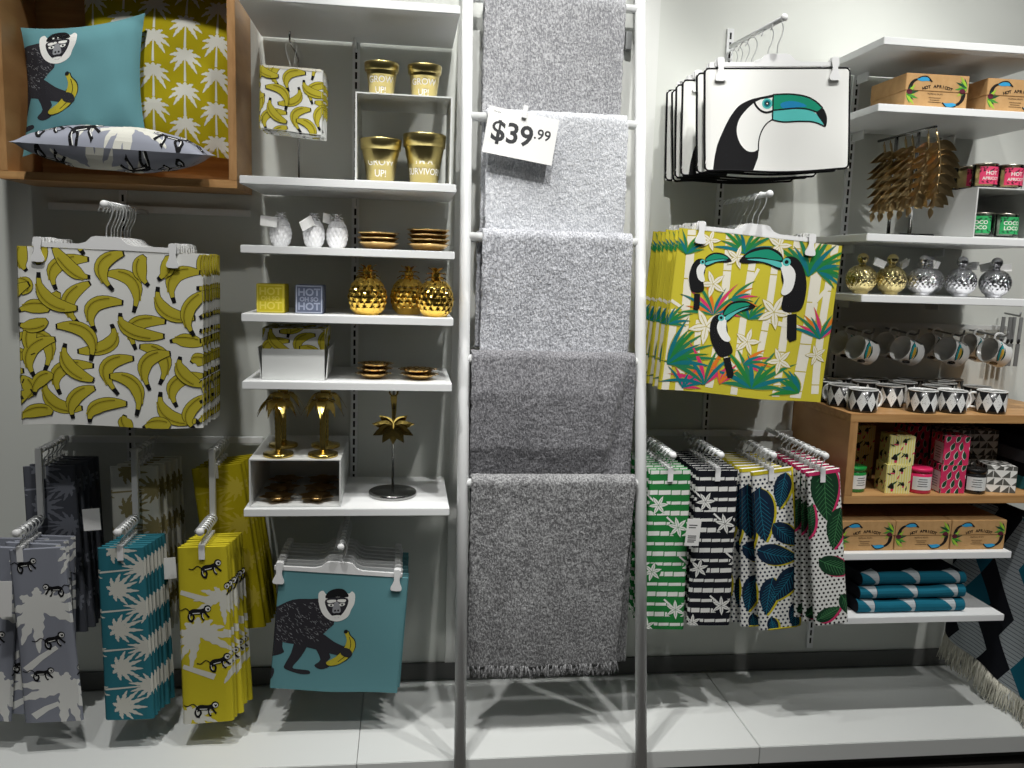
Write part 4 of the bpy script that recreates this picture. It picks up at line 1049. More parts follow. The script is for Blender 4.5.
def leaf_dishes(x, y, z, n, r, lab):
    b0 = None
    for i in range(n):
        nm = ('bottom one' if i == 0 else ('top one' if i == n-1 else 'middle one')); loc = (x+.003*i*(1 if n == 3 else -2), y, z+.0005+i*.0158); rz = i*.35+x*7
        if b0 is None:
            b = MB(); b.lathe([(0, 0), (r*.5, 0), (r*.8, .010), (r*.9, .016), (r*.88, .018), (r*.75, .0125), (r*.45, .005), (0, .005)], 'goldplate', 40)
            for k in range(13): leaf3d(b, 'goldplate', r*.42, r*.36, .0026, lambda q: .012*q-.008*q*q, RZ(2*PI*k/13) @ TR(r*.72, 0, .0125), 4)
            b0 = b.build('leaf_dish', None, loc, (0, 0, rz)); tag(b0, lab % nm, 'dish', 'gold leaf-edged dishes')
        else:
            c = b0.copy(); COL.objects.link(c); c.location = loc; c.rotation_euler = (0, 0, rz); c['label'] = lab % nm
leaf_dishes(-.097, -.31, 1.287, 3, .050, 'gold leaf-edged dish, %s of the three stacked beside the banana box')
leaf_dishes(.048, -.315, 1.287, 2, .054, 'wider gold leaf-edged dish, %s of the pair at the shelf end')

def palm_holder(label, x, y, z, rz):
    t = thing('palm_candle_holder', label, 'candle holder', (x, y, z), (0, 0, rz), 'gold palm candle holders')
    MB().lathe([(0, 0), (.045, 0), (.047, .003), (.046, .010), (.036, .0125), (.020, .014), (.012, .020), (0, .020)], 'gold', 40).build('base', t)
    MB().lathe([(.0105, .018)]+[q for k in range(9) for q in ((.0095, .024+k*.0165), (.0108, .0385+k*.0165))]+[(.010, .172)], 'gold', 20).build('trunk', t)
    MB().lathe([(.008, .168), (.016, .174), (.018, .196), (.0165, .196), (.014, .178), (0, .176)], 'gold', 24).build('cup', t)
    b = MB()
    for k in range(9): leaf3d(b, 'gold', .059, .028, .003, lambda q: .024*q-.072*q*q, TR(0, 0, .176) @ RZ(2*PI*k/9) @ TR(.008, 0, 0), 8)
    b.build('frond_crown', t)
palm_holder('gold palm tree candle holder at front left on the riser', -.386, -.350, 1.045, .2)
palm_holder('gold palm tree candle holder at front right on the riser', -.250, -.350, 1.045, .5)
palm_holder('gold palm tree candle holder behind the left one', -.390, -.215, 1.045, .9)
palm_holder('gold palm tree candle holder behind the right one', -.254, -.215, 1.045, .1)
def flower_holder(label, x, y, z, rz, sc=1.):
    b = MB(); b.lathe([(0, 0), (.018, 0), (.021, .004), (.020, .012), (.018, .012), (.017, .004), (0, .003)], 'bronze', 20)
    for k in range(6): leaf3d(b, 'bronze', .045, .046, .003, lambda q: .002+.020*q-.012*q*q+(.012*(q-.6) if q > .6 else 0), RZ(2*PI*k/6) @ TR(.012, 0, .001), 6)
    o = b.build('leaf_tealight_holder', None, (x, y, z), (0, 0, rz)); tag(o, label, 'tealight holder', 'gold leaf tealight holders')
for i, (x, y, l) in enumerate(((-.390, -.340, 'front left'), (-.272, -.340, 'front right'), (-.392, -.235, 'middle left'), (-.270, -.235, 'middle right'), (-.394, -.125, 'rear left'), (-.268, -.125, 'rear right'))):
    flower_holder('bronze leaf-shaped tealight holder inside the low riser, %s' % l, x, y, .8985, .3+i*.5)

t = thing('leaf_stand', 'metal stand with round chrome foot carrying one gold leaf', 'display stand', (-.033, -.262, .8935))
MB().lathe([(0, 0), (.076, 0), (.078, .002), (.078, .013), (.075, .016), (0, .016)], 'steel', 48).build('base', t)
MB().tube([(0, 0, .015), (0, 0, .345), (0, -.006, .352), (0, -.032, .352)], .0042, 'steel', 10).build('pole', t)
t = thing('leaf_ornament', 'gold fan-shaped leaf hanging from the chrome stand', 'ornament', (-.033, -.288, 1.2445))
MB().tube([(.013*cos(a), 0, -.004+.013*sin(a)) for a in lsp(PI*.5, 2.45*PI, 14)], .003, 'gold', 8).build('ring', t)
b = MB(); b.tube([(0, 0, -.017), (.002, 0, -.06), (.0, 0, -.13)], [.011, .008, .004], 'gold', 10); b.build('stem', t)
b = MB()
for k in range(9):
    a = -PI/2+(-2.3+4.6*k/8); l = (.056, .068, .072, .066, .062, .066, .072, .068, .056)[k]
    leaf3d(b, 'gold', l, .032, .004, lambda q: .012*q*q, TR(0, -.002*(k % 2), -.112) @ RY(-a) @ RX(PI/2+(k-4)*.1), 7)
b.build('blade', t)

# ================================================================== RIGHT SHELVES
BOX_ART = {}
def carton(label, x, y, z, w, h, d, grp, rz=0):
    key = (w, h, d)
    t = thing('cardboard_carton', label, 'carton', (x, y, z), (0, 0, rz), grp)
    if key not in BOX_ART:
        art = box_art(w, h)
        def halfmesh(z0, z1, ins, name):
            b = MB(); b.box(-w/2+ins, w/2-ins, ins, d-ins, z0, z1, 'card', .0012)
            s = Sheet([0, w], [z0, z1], lambda u, v: (-w/2+u, ins, v)); s.prints(b, art); return b
        BOX_ART[key] = (halfmesh(0, h*.5, .0012, 'base'), halfmesh(h*.505, h, 0, 'lid'))
        BOX_ART[key] = tuple(q.build(n, t) for q, n in zip(BOX_ART[key], ('base', 'lid')))
    else:
        for q in BOX_ART[key]: c = q.copy(); COL.objects.link(c); c.parent = t
carton('cardboard HOT APRICOT carton with toucans, full front seen on upper shelf', 1.673, -.385, 2.1935, .213, .106, .215, 'cardboard apricot cartons', math.radians(-1))
carton('cardboard HOT APRICOT carton at right end of upper shelf', 1.953, -.385, 2.1935, .213, .106, .215, 'cardboard apricot cartons', math.radians(-1))
for x, l in ((1.561, 'beside the pink leaf towels'), (1.766, 'in the middle of three'), (1.972, 'at the right shelf end')):
    carton('flat cardboard apricot carton under the oak box, %s' % l, x, -.405, .7335, .2035, .104, .30, 'cardboard apricot cartons')

t = thing('leaf_spray_stand', 'chrome stand with two posts carrying golden leaf sprays', 'display stand', (1.664, -.25, 1.7925))
MB().box(-.062, .062, -.115, .11, 0, .008, 'steel', .002).build('base', t)
for y in (-.072, .055): MB().tube([(0, y, .008), (0, y, .338)], .0062, 'steel', 12).build('post', t)
MB().tube([(0, -.165, .342), (0, .17, .342)], .0045, 'steel', 10).build('arm', t)
b = MB()
stem = []
for t_ in lsp(0, 1, 16): stem.append(((-.035*t_*t_+.012*sin(t_*3)), -.006*sin(t_*3), -.235*t_))
b.tube(stem, [.0042-.0025*k/16 for k in range(17)], 'goldleaf', 7)
for k in range(1, 9):
    p = stem[round(k*1.8)]; l = .040+.050*math.sin(PI*min(1, (k+1.2)/9.4))
    for sg in (-1, 1):
        a = -PI/2+sg*(1.15-.045*k)
        leaf3d(b, 'goldleaf', l, .031, .004, lambda q, l=l: -.16*l*q*q+.02*q, TR(*p) @ RY(-a) @ RX(PI/2+sg*.5), 7, .7)
leaf3d(b, 'goldleaf', .036, .022, .003, lambda q: 0, TR(*stem[-1]) @ RY(PI/2+.15) @ RX(PI/2), 6)
b.tube([(0, 0, -.004), (0, 0, .006), (0, .0, .0095)], .0016, 'bronze', 6)
sp0 = None
for i, y in enumerate((-.405, -.362, -.275, -.235, -.145, -.105)):
    lab = 'golden leaf spray with pointed leaves, %s on the chrome stand' % ('front' if i == 0 else ORD[i]+' from front'); loc = (1.672, y, 2.1195); rot = (0, math.radians(random.uniform(-5, 5) if i else -9), math.radians(random.uniform(-14, 14) if i else 8))
    if sp0 is None: sp0 = b.build('leaf_spray', None, loc, rot); tag(sp0, lab, 'ornament', 'golden leaf sprays')
    else: c = sp0.copy(); COL.objects.link(c); c.location = loc; c.rotation_euler = rot; c['label'] = lab

CJ = {}
def glass_candle(label, x, y, z, kind, rz):
    t = thing('glass_candle', label, 'candle', (x, y, z), (0, 0, rz), '%s label candles' % kind)
    if kind not in CJ:
        r, h = .0385, .079
        parts = [(MB().lathe([(0, 0), (r-.002, 0), (r, .003), (r, h-.001), (r-.0008, h), (r-.0022, h-.001), (r-.0022, .007), (0, .007)], 'glass', 32), 'glass'),
                 (MB().lathe([(0, .0075), (r-.003, .0075), (r-.003, h*.72), (0, h*.70)], 'wax' if kind == 'pink' else 'waxgreen', 32), 'wax'),
                 (MB().lathe([(r-.0005, h-.004), (r+.0006, h-.003), (r+.0006, h), (r-.0012, h+.0004)], 'rim', 32), 'rim')]
        b = MB(); s = arc_sheet(lambda v: r+.0006, .056, 14, -.95, .95, 3, .012, r)
        lm = 'labelpink' if kind == 'pink' else 'labelgreen'; s.emit(b, lm)
        rnd = random.Random(3)
        for k in range(26):
            x_, y_ = rnd.uniform(-.034, .034), rnd.choice((rnd.uniform(.001, .014), rnd.uniform(.040, .055)))
            s.decal(b, 'i_plum' if kind == 'pink' else 'i_dgreen', leafp(x_, y_, .010, .004, rnd.uniform(0, 6)), 0)
        a, c = ('HOT', 'APRICOT') if kind == 'pink' else ('COCO', 'LOCO')
        s.prints(b, text_pr(a, 'text_white', 0, .035, .017, 2, .02)+text_pr(c, 'text_white', 0, .018, .013 if kind == 'pink' else .017, 2, .02)); parts.append((b, 'label'))
        b2 = MB(); b2.tube([(0, 0, h*.70), (.001, 0, h*.80)], .001, 'black', 5); parts.append((b2, 'wick'))
        CJ[kind] = [m.build(n, t) for m, n in parts]
    else:
        for q in CJ[kind]: c = q.copy(); COL.objects.link(c); c.parent = t
for i, (y, dx) in enumerate(((-.345, 0), (-.262, -.008), (-.179, -.012), (-.096, -.014))):
    glass_candle('candle with pink HOT APRICOT label on the riser, %s of the left file' % ('front' if i == 0 else ORD[i]+' from front'), 1.897+dx, y, 1.956, 'pink', math.radians((-4, 22, 38, 45)[i]))
    glass_candle('candle with pink HOT APRICOT label on the riser, %s of the right file' % ('front' if i == 0 else ORD[i]+' from front'), 1.988+dx*.6, y, 1.956, 'pink', math.radians((-6, 12, 20, 10)[i]))
for x, y, l, r in ((1.905, -.345, 'its label turned left, inside the riser', -48), (1.990, -.345, 'its label facing front, inside the riser', -6), (2.037, -.262, 'at the far right inside the riser', -40)):
    glass_candle('candle with green COCO LOCO label, %s' % l, x, y, 1.7975, 'green', math.radians(r))

def ball_bottle(label, x, y, z, mat, tagp, rz):
    t = thing('ball_bottle', label, 'bottle', (x, y, z), (0, 0, rz), 'round mirrored bottles'); r = .0495
    n = 92; b = MB(); prof = [(r*max(.0, sin(PI*i/50)), r-r*cos(PI*i/50)*.985) for i in range(50)]; prof = [(0, .0006), (.024, .0006)]+[p for p in prof if p[1] > .007 and (p[0] > .012 or p[1] < r)]+[(.0115, 2*r+.001), (0, 2*r+.001)]
    b.lathe(prof, mat, n, rfn=lambda a, zz: 1+.03*noise.noise((cos(a)*9, sin(a)*9, zz*170))+.03*sin(a*20)*sin(zz*330) if .012 < zz < .092 else 1, smooth=False); b.build('body', t)
    b = MB(); b.lathe([(0, 2*r+.0015), (.009, 2*r+.0015), (.011, 2*r+.003)]+[(.0185*sin(a), 2*r+.019-.0185*cos(a)) for a in lsp(.6, PI, 10)], mat, 24); b.build('stopper', t)
    dx, dy, ry, rz2 = tagp
    b = MB(); b.box(-.023, .023, -.0008, .0008, -.013, .013, 'paper', 0, TR(dx, dy, 2*r+.004) @ RZ(rz2) @ RY(ry) @ RX(.35)); b.box(-.023, .023, -.0008, .0008, -.013, .013, 'paper', 0, TR(dx, dy+.004, 2*r+.006) @ RZ(rz2) @ RY(ry) @ RX(-.2)); tg = b.build('swing_tag', t)
    MB().tube([(.011, -.004, 2*r+.009), (dx*.6, dy*.5, 2*r+.008), (dx*.75, dy, 2*r+.006)], .0008, 'labelwhite', 5).build('string', tg)
for i, (px, py, m, tg, l) in enumerate(((1.520, -.30, 'ballgold', (.036, -.044, .3, .2), 'dull gold mirrored ball bottle next to the bamboo covers'), (1.624, -.305, 'ballgold', (.046, -.016, -.35, .1), 'bright pale gold mirrored ball bottle, second on its shelf'),
        (1.732, -.315, 'ballsilver', (-.004, -.040, .05, -.1), 'silver mirrored ball bottle standing beside the gold one'), (1.838, -.185, 'ballsilver', (.03, .02, .3, .1), 'silver mirrored ball bottle half hidden behind another silver one'),
        (1.871, -.315, 'ballsilver', (.004, -.042, .12, .15), 'silver mirrored ball bottle in the middle of the shelf'), (1.998, -.315, 'ballsilver', (.040, -.018, .25, .3), 'silver mirrored ball bottle second from the right shelf end'),
        (2.085, -.20, 'ballsilver', (-.02, -.03, .1, .1), 'silver mirrored ball bottle at the right shelf end'))):
    ball_bottle(l, px, py, 1.5975, m, tg, i*.4)

# hanging mugs
b = MB(); b.box(1.462, 2.30, -.031, -.0155, 1.468, 1.488, 'riser', .002); tag(b.build('mug_rail'), 'grey rail on the wall behind the hanging mugs', 'rail')
MU = {}
def hang_mug(label, hx, hy, hz, tw):
    o = Vector((-.93, -.20, .31)).normalized(); xx = Vector((0, 0, 1)); xx = (xx-o*xx.dot(o)).normalized(); yy = o.cross(xx)
    Rm = Matrix(((xx.x, yy.x, o.x, 0), (xx.y, yy.y, o.y, 0), (xx.z, yy.z, o.z, 0), (0, 0, 0, 1)))
    Rm = Matrix.Rotation(tw, 4, 'Z') @ Rm
    r, h = .0455, .076; loc = Vector((hx, hy, hz)) - Rm.to_3x3() @ Vector((r+.0225, 0, h*.52))
    t = thing('hanging_mug', label, 'mug', loc, Rm.to_euler(), 'toucan mugs hung by their handles')
    if not MU:
        MU['body'] = MB().lathe([(0, 0), (r-.006, 0), (r-.001, .004), (r, .010), (r, h-.002), (r-.001, h), (r-.003, h-.001), (r-.0035, .010), (r-.008, .005), (0, .005)], 'mugwhite', 44).build('body', t)
        MU['handle'] = MB().tube(sm([(r-.001, 0, h*.20), (r+.018, 0, h*.22), (r+.0265, 0, h*.5), (r+.018, 0, h*.80), (r-.001, 0, h*.84)], 5, False), .0042, 'mugwhite', 10).build('handle', t)
        b = MB(); s = Sheet(lsp(-1.7, 1.5, 26), lsp(0, h, 6), lambda u, v: ((r+.0003)*cos(-PI/2+u), (r+.0003)*sin(-PI/2+u), v))
        f = lambda pts: [(x/r, y) for x, y in pts]
        s.decal(b, 'i_teal', f(sm([(-.034, .052), (-.016, .066), (.010, .068), (.030, .056), (.008, .048), (-.02, .046)], 3)), 0); s.decal(b, 'mugblack', f(strip(sm([(-.036, .050), (-.016, .068), (.010, .070), (.034, .054)], 3, False), .003)), 1)
        s.decal(b, 'i_gold', f(sm([(-.03, .046), (-.01, .046), (.012, .050), (.010, .060), (-.012, .058)], 3)), 1); s.decal(b, 'i_dgreen', f(sm([(-.03, .040), (-.005, .038), (.020, .046), (-.004, .046)], 3)), 1)
        s.decal(b, 'mugblack', f(sm([(-.066, .050), (-.05, .066), (-.040, .052), (-.046, .034), (-.06, .036)], 3)), 0); s.decal(b, 'mugblack', f(sm([(.036, .030), (.056, .050), (.064, .026), (.060, .006), (.046, .004), (.038, .014)], 3)), 0); s.decal(b, 'i_teal', f(disc(.036, .058, .004)), 2)
        MU['print'] = b.build('print', t)
    else:
        for k in MU: c = MU[k].copy(); COL.objects.link(c); c.parent = t
for i, hx in enumerate((1.618, 1.786, 1.958, 2.126)):
    z = 1.462
    b = MB(); b.tube([(hx, -.0325, z+.006), (hx, -.215, z-.0045), (hx, -.235, z+.002), (hx, -.240, z+.016)], .0035, 'greymetal', 8); tag(b.build('mug_hook'), 'grey hook arm holding two mugs, %s from left' % ORD[i], 'hook', 'mug hooks')
    hang_mug('white toucan mug hanging in the front row, %s from left' % ORD[i], hx, -.205, z+.002, math.radians(random.uniform(-4, 4)))
    hang_mug('white toucan mug hanging in the shaded rear row, %s from left' % ORD[i], hx, -.095, z+.008, math.radians(random.uniform(-8, 8)))
b = MB(); b.tube([(2.262, -.0325, 1.535), (2.262, -.115, 1.529), (2.262, -.118, 1.545)], .0035, 'greymetal', 8); tag(b.build('utensil_hook'), 'grey hook holding the dark utensils right of the mugs', 'hook')
for i in range(4):
    t = thing('hanging_utensil', 'dark slim utensil right of the mugs, %s from left' % ORD[i], 'utensil', (2.228+i*.022, -.075-.008*(i % 2), 1.523), (0, math.radians(1.5), 0), 'dark hanging utensils')
    MB().box(-.0075, .0075, -.002, .002, -.095, 0, 'greymetal', .001).build('handle', t)
    MB().lathe([(.003, -.100), (.006, -.094), (.006, -.085), (.003, -.082)], 'black', 12).build('collar', t)
    MB().box(-.0085, .0085, -.002, .002, -.185, -.100, 'greymetal', .001).build('blade', t)

# harlequin mugs on the oak box
HM = {}
def harlequin(label, x, y, rz):
    t = thing('harlequin_mug', label, 'mug', (x, y, 1.2075), (0, 0, rz), 'black harlequin mugs'); r, h = .048, .076
    if not HM:
        HM['body'] = MB().lathe([(0, 0), (r-.005, 0), (r-.001, .003), (r, .008), (r, h-.003)], 'mugblack', 44).build('body', t)
        HM['liner'] = MB().lathe([(r+.0002, h-.0035), (r+.0002, h-.001), (r-.001, h), (r-.003, h-.001), (r-.0035, .010), (r-.008, .005), (0, .005)], 'mugwhite', 44).build('liner', t)
        b = MB(); s = arc_sheet(lambda v: r, h, 60, -PI, PI, 6, 0, r); c = 2*PI*r/9
        for k in range(10):
            x0 = -PI*r+c*k; s.decal(b, 'mugwhite', [(x0+c*.48, .004), (x0+c*.98, .037), (x0+c*.48, .070), (x0-c*.02, .037)], 0)
            rnd = random.Random(k)
            for j in range(36):
                px, py = rnd.uniform(-1, 1), rnd.uniform(-1, 1)
                if abs(px)+abs(py) < .85: s.decal(b, 'mugblack', rect(x0+c*.48+px*c*.46, .0375+py*.03, .0013, .0013), 1)
        HM['diamonds'] = b.build('diamond_band', t)
        HM['handle'] = MB().tube(sm([(r-.001, 0, h*.18), (r+.020, 0, h*.24), (r+.026, 0, h*.55), (r+.016, 0, h*.82), (r-.001, 0, h*.84)], 5, False), .0042, 'mugwhite', 10).build('handle', t)
    else:
        for k in HM: c = HM[k].copy(); COL.objects.link(c); c.parent = t
ROW = {'front': (-.360, (1.529, 1.744, 1.852, 1.999), (8, 100, 5, 150)), 'second': (-.255, (1.512, 1.688, 1.862, 2.020), (120, 60, 60, 60)), 'third': (-.152, (1.512, 1.655, 1.800, 1.955), (90, 60, 60, 60)), 'rear': (-.052, (1.60, 1.745, 1.895, 2.05), (90, 90, 90, 90))}
for rn, (y, xs, rs) in ROW.items():
    for i, x in enumerate(xs):
        harlequin('black and white diamond mug on the oak box, %s row, %s from left' % (rn, ORD[i]), x, y, math.radians(rs[i]))

# boxed and jar candles inside the oak box
def print_toucan_box(w, h):
    pr = []
    for k in range(10): pr.append(('i_yellow', rect(k*w/10+.001, 0, w/20, h), 0)); pr.append(('i_cream', rect(k*w/10+w/20, 0, w/25, h), 0))
    rnd = random.Random(8)
    for x, y, s in ((.25, .2, .3), (.7, .3, .2), (.6, .8, .22), (.3, .75, .16)):
        pr.append(('i_black', sm([(w*x-s*w*.5, h*y), (w*x, h*y+s*h*.6), (w*x+s*w*.35, h*y+s*h*.1), (w*x+s*w*.1, h*y-s*h*.5), (w*x-s*w*.1, h*y-s*h*.1)], 3), 1)); pr.append(('i_pink', disc(w*x+s*w*.1, h*y-s*h*.3, s*w*.2, 8), 2))
        pr.append(('i_dgreen', leafp(w*x, h*y+s*h*.3, s*w, s*w*.25, rnd.uniform(0, 3)), 2))
    for k in range(9): pr.append((('i_dgreen', 'i_black', 'i_pink')[k % 3], leafp(rnd.uniform(0, w), rnd.uniform(0, h), w*.22, w*.06, rnd.uniform(0, 6)), 1))
    return pr
def print_leaf_box(w, h):
    pr = []; rnd = random.Random(4)
    for j in range(5):
        for i in range(4):
            x, y = (i+.5*(j % 2)-.2)*w/2.7, (j-.35)*h/3.3; a = 1.45+rnd.uniform(-.35, .35)
            pr.append(('i_white', leafp(x-.001, y-.002, h*.34, h*.16, a), 0)); pr.append(('i_dgreen', leafp(x, y, h*.31, h*.135, a), 1))
    return pr
def print_tri_box(w, h):
    pr = []; c = w/3.5
    for j in range(4):
        for i in range(4):
            x, y = i*c+(c*.2 if j % 2 else 0)-c*.2, j*h/3.5
            pr.append(('i_grey', [(x, y), (x+c*.92, y), (x+c*.92, y+h/3.8)] if (i+j) % 3 else [(x, y), (x+c*.9, y), (x, y+h/3.8)], 0))
    return pr
BX = {}
def candle_carton(label, kind, x, y, z, w, h, rz, grp, white_side=False):
    key = (kind, w, h, white_side)
    if key not in BX:
        b = MB(); b.box(-w/2, w/2, 0, w, 0, h, {'yellow': 'i_cream', 'pink': 'i_pink', 'tri': 'i_white'}[kind], .0008)
        pr = {'yellow': print_toucan_box, 'pink': print_leaf_box, 'tri': print_tri_box}[kind](w, h)
        for (o, ex) in (((-w/2, 0, 0), (1, 0, 0)), ((-w/2, w, 0), (0, -1, 0)), ((w/2, 0, 0), (0, 1, 0))): flat(o, ex, (0, 0, 1), w, h).prints(b, pr)
        flat((-w/2, 0, h), (1, 0, 0), (0, 1, 0), w, w).prints(b, pr)
        if white_side:
            s = flat((-w/2, w, 0), (0, -1, 0), (0, 0, 1), w, h); s.decal(b, 'labelwhite', rect(w*.32, h*.04, w*.66, h*.72), 3)
            for k in range(5): s.decal(b, 'text_dark', rect(w*.42, h*(.2+.09*k), w*.4, h*.02), 4)
        o = b.build('candle_carton', None, (x, y, z), (0, 0, rz)); BX[key] = o
    else: o = BX[key].copy(); COL.objects.link(o); o.location = (x, y, z); o.rotation_euler = (0, 0, rz)
    tag(o, label, 'candle box', grp)
G = 'printed candle boxes'; zf = .9305; a = math.radians
candle_carton('yellow toucan print candle box, lower one of the front pair', 'yellow', 1.662, -.395, zf, .084, .098, a(-7), G)
candle_carton('yellow toucan print candle box, upper one of the front pair', 'yellow', 1.668, -.392, zf+.0985, .084, .098, a(-9), G)
for k, l in ((0, 'lower'), (1, 'upper')): candle_carton('yellow toucan print candle box, %s one of the left rear pair' % l, 'yellow', 1.640, -.20, zf+.0985*k, .084, .098, a(0), G)
candle_carton('pink leaf print candle box, lower one of the front pair', 'pink', 1.862, -.395, zf, .088, .098, a(-4), G, True)
candle_carton('pink leaf print candle box, upper one of the front pair', 'pink', 1.868, -.390, zf+.0985, .088, .098, a(-7), G, True)
for k, l in ((0, 'lower'), (1, 'upper')): candle_carton('pink leaf print candle box, %s one of the rear pair' % l, 'pink', 1.850, -.20, zf+.0985*k, .088, .098, a(2), G, True)
candle_carton('black and white triangle print candle box standing in front', 'tri', 2.050, -.385, zf, .098, .092, a(-15), G, True)
for i, (x, l) in enumerate(((2.005, 'left'), (2.105, 'right'))):
    for k, l2 in ((0, 'lower'), (1, 'upper')): candle_carton('triangle print candle box at rear, %s %s one' % (l2, l), 'tri', x, -.215, zf+.0925*k, .098, .092, a(0), G, True)
def jar_candle(label, x, y, mat, rz):
    t = thing('jar_candle', label, 'candle', (x, y, zf), (0, 0, rz), 'lidded jar candles'); r, h = .0405, .086
    MB().lathe([(0, 0), (r-.003, 0), (r, .004), (r, .068), (r-.003, .071), (0, .071)], mat, 36).build('jar', t)
    MB().lathe([(0, .0715), (r+.0008, .0715), (r+.0008, .084), (r-.001, h), (r*.6, h+.0008), (0, h+.0008)], mat, 36).build('lid', t)
    b = MB(); s = arc_sheet(lambda v: r+.0004, .046, 12, -.85, .85, 2, .013, r); s.emit(b, 'labelwhite')
    for k in range(4): s.decal(b, 'text_dark', rect(-.018+.003*(k % 2), .012+.008*k, .034-.006*(k % 2), .0022), 0)
    b.build('label', t)
jar_candle('green lidded jar candle at left in the oak box', 1.528, -.345, 'jar_green', a(14))
jar_candle('pink lidded jar candle between yellow and pink boxes', 1.757, -.365, 'jar_pink', a(-12))
jar_candle('black lidded jar candle beside the triangle box', 1.955, -.372, 'jar_black', a(-16))

def folded(label, x0, x1, y0, y1, z, th, mat, cat, grp, deco=None, n=2):
    r = th/2; per = PI*r; W_ = x1-x0; D = y1-y0-r; tot = D+per+D
    def fn(u, v):
        if v < D: y, zz = y1-v, th
        elif v < D+per: q = (v-D)/r; y, zz = y0+r-r*sin(q), r+r*cos(q)
        else: y, zz = y0+r+(v-D-per), 0
        e = .006*sin(u*31+z*40)*(1 if v < D+per else 0)*(zz/th); return (u-W_/2, y-y1, zz*(1+.04*sin(u*22+z*90))+e*.3)
    vs = lsp(0, D, 10)[:-1]+[D+per*k/8 for k in range(9)]+lsp(D+per, tot, 6)[1:]
    s = Sheet(lsp(0, W_, 26), vs, lambda u, v: fn(u, v)); b = MB(); s.emit(b, mat, True, True)
    for i in (0, -1):
        ring = [p for p in s.P[i]]; b.add(ring, [tuple(range(len(ring)))[::(1 if i else -1)]], mat)
    # decals need outward winding: mirror v
    S2 = Sheet(s.us, [tot-v for v in vs[::-1]], lambda u, v: fn(u, tot-v))
    if deco: S2.prints(b, deco(W_, tot, D, per))
    o = b.build('folded_throw', None, ((x0+x1)/2, y1, z)); tag(o, label, cat, grp)
def teal_deco(W_, tot, D, per):
    pr = []; c = .150; y0 = D-.02
    for k in range(-1, 4):
        x = .062+k*c
        for j, m in ((0, 'f_darkteal'), (1, 'f_dark'), (-1, 'f_dark')):
            y = y0+per*.5+j*.19
            if m == 'f_darkteal':
                pr.append((m, [(x, y-.052), (x+c*.93, y-.046), (x+c*.93, y+.055), (x, y+.052)], 0)); pr.append(('f_stripe', [(x+c*.62, y+.06), (x+c*.99, y+.002), (x+c*.99, y+.09)], 1))
        pr.append(('f_stripe', [(x+c*.96, y0+per*.5-.06), (x+c*1.0, y0+per*.5), (x+c*.96, y0+per*.5+.06), (x+c*.90, y0+per*.5)], 2))
    return pr
for k, l in ((0, 'bottom'), (1, 'middle'), (2, 'top')):
    folded('folded teal and black throw, %s of three on the low shelf' % l, 1.555+.006*k, 1.952, -.405+.004*k, -.08, .5068+k*.048, .0435, 'f_ink', 'folded throw', 'folded teal throws', teal_deco)
for k, (m, l, d) in enumerate((('f_tealdeep', 'pale teal', 0), ('f_ink', 'black', 0), ('f_darkgrey', 'dark grey', 0), ('f_ink', 'black topmost', 0))):
    folded('%s folded textile in the right end of the oak box' % l, 2.165, 2.288, -.36, -.06, zf+k*.046, .045, m, 'folded textile', 'folded textiles in the oak box')

# side throw with fringe, hanging along the right end
b = MB(); b.tube([(2.1735, -.033, .8405), (2.1735, -.72, .8405)], .0095, 'rodwhite', 12); tag(b.build('side_hanging_rail'), 'white rail at right under the oak box carrying the diamond throw', 'rail')
t = thing('diamond_throw', 'fringed black, teal and grey diamond throw hanging at far right', 'throw', (2.16, -.36, .86))
LW, LH = .66, .60
def side_fn(off):
    def g(u, v):     # u from the wall to the front, v upward from the lower edge
        k = 1-v/LH
        y = .32-u; z = -.02-LH+v+.00*u+ (-.02*sin(u*4.5)-.14*u*.0)*k
        x = -.012*sin(u*13+.6)*k-.010*sin(u*27)*k+.02*k*u*2-.004
        z -= .16*u*k*.9-.03*k
        return (x+off, y, z)
    return g
us = lsp(0, LW, 40); vs = lsp(0, LH, 36)
A = Sheet(us, vs, side_fn(0)); B = Sheet(us, vs, side_fn(.008)); b = MB()
A.emit(b, 'f_ink', True); B.emit(b, 'f_ink', True, True)
# over the rail to the back
top = [A.P[i][-1] for i in range(len(us))]; n = len(us); vv = list(top)
for q in lsp(0, PI, 8)[1:]: vv += [p+Vector((.0165+.0-.0165*cos(q), 0, .0165*sin(q))) for p in top]
vv += [p+Vector((.036, 0, -.35)) for p in top]
m_ = len(vv)//n
b.add(vv, [(r_*n+i, r_*n+i+1, (r_+1)*n+i+1, (r_+1)*n+i) for r_ in range(m_-1) for i in range(n-1)], 'f_ink', True)
cw, chh = .122, .175; cols = ('f_stripe', 'f_ink', 'f_darkteal', 'f_ink')
for j in range(-1, 9):
    for i in range(-1, 12):
        m = ('f_stripe', 'f_darkteal', 'f_ink', 'f_stripe', 'f_ink', 'f_darkteal')[(i+j*2) % 6] if (j % 2) else ('f_ink', 'f_stripe')[i % 2]
        x = i*cw+(cw/2 if j % 2 else 0)-.03; y = j*chh/2-.02
        if m == 'f_ink': continue
        A.decal(b, m, [(x, y-chh/2), (x+cw/2, y), (x, y+chh/2), (x-cw/2, y)], 0)
        if m == 'f_stripe':
            for q in range(1, 12):
                yy = y-chh/2+chh*q/12; hw = cw/2*(1-abs(yy-y)/(chh/2)); A.decal(b, 'f_darkgrey', [(x-hw*.98, yy-.0012), (x+hw*.98, yy-.0012), (x+hw*.98, yy+.0012), (x-hw*.98, yy+.0012)], 1)
b.build('cloth', t)
fb = MB(); rnd = random.Random(2)
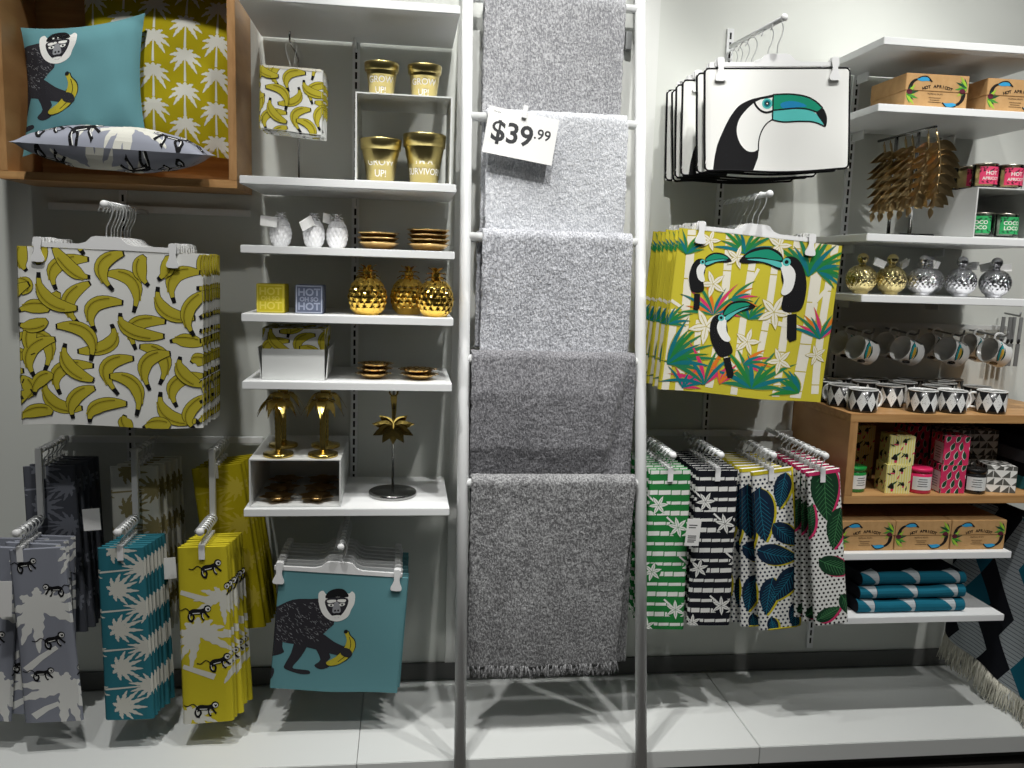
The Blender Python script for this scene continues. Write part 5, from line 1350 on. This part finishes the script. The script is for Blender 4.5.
for k in range(300):
    i = rnd.randrange(n-1); p = A.P[i][0].lerp(A.P[i+1][0], rnd.random())+Vector((.004, 0, .003)); l = min(rnd.uniform(.085, .105), p.z+.86-.116)
    q = [p]; w1, w2 = rnd.uniform(-.02, .02), rnd.uniform(-.02, .02)
    for s_ in (.35, .7, 1): q.append(p+Vector((w1*s_-.006, w2*s_+.003*sin(k), -l*s_)))
    fb.tube(q, [.0024, .0026, .0024, .0014], 'fringe', 5)
fb.build('fringe', t)

# ================================================================== CAMERA, LIGHT
f_px, pit, yaw, rol = 845.77, math.radians(7.8729), math.radians(7.3317), math.radians(1.8159)
fw = Vector((sin(yaw)*cos(pit), cos(yaw)*cos(pit), -sin(pit))); rt = Vector((cos(yaw), -sin(yaw), 0)); up = rt.cross(fw)
r2 = rt*cos(rol)+up*sin(rol); u2 = up*cos(rol)-rt*sin(rol)
cam = bpy.data.cameras.new('camera'); co = bpy.data.objects.new('camera', cam); COL.objects.link(co)
cam.sensor_width = 36; cam.lens = 36*f_px/1024; cam.clip_start = .05
co.matrix_world = Matrix(((r2.x, u2.x, -fw.x, 0), (r2.y, u2.y, -fw.y, -3.0), (r2.z, u2.z, -fw.z, 1.65), (0, 0, 0, 1)))
SC.camera = co
def spot(x, y, z, tx, ty, tz, e, ang=75, blend=.5, r=.055, col=(1, .985, .955)):
    l = bpy.data.lights.new('ceiling_spot', 'SPOT'); l.energy = e; l.spot_size = math.radians(ang); l.spot_blend = blend; l.shadow_soft_size = r; l.color = col
    o = bpy.data.objects.new('ceiling_spot', l); COL.objects.link(o); o.location = (x, y, z)
    o.rotation_euler = (Vector((tx, ty, tz))-Vector((x, y, z))).to_track_quat('-Z', 'Y').to_euler()
LIGHTS = ((-.7, -1.55, -.6, -.35, .9, 205, 52), (.35, -1.9, .42, -.2, 1.95, 230, 34), (1.15, -1.55, 1.05, -.3, 1.5, 178, 58), (2.0, -1.5, 1.8, -.3, 1.2, 160, 58),
          (-.1, -1.05, -.2, -.4, .9, 95, 56), (-1.0, -2.9, -.65, -.3, .7, 95, 34), (.9, -3.0, .9, -.3, 1.1, 38, 44), (1.9, -2.8, 1.8, -.2, 1.2, 40, 44), (2.5, -3.9, 1.85, -.2, 1.4, 230, 24))
for x, y, tx, ty, tz, e, an in LIGHTS: spot(x, y, 4.3, tx, ty, tz, e, an)
w = bpy.data.worlds.new('store'); SC.world = w; w.use_nodes = True
nt = w.node_tree; bg = nt.nodes['Background']
tc = nt.nodes.new('ShaderNodeTexCoord'); sp = nt.nodes.new('ShaderNodeSeparateXYZ'); rp = nt.nodes.new('ShaderNodeValToRGB')
nt.links.new(tc.outputs['Generated'], sp.inputs[0]); nt.links.new(sp.outputs['Z'], rp.inputs[0]); nt.links.new(rp.outputs[0], bg.inputs[0])
rp.color_ramp.elements[0].position = .0; rp.color_ramp.elements[0].color = (.10, .10, .10, 1)
rp.color_ramp.elements[1].position = .75; rp.color_ramp.elements[1].color = (.42, .43, .42, 1)
bg.inputs[1].default_value = .175
SC.view_settings.view_transform = 'Standard'; SC.view_settings.look = 'None'; SC.view_settings.gamma = 1; SC.view_settings.use_curve_mapping = False
SC.view_settings.exposure = 0.0
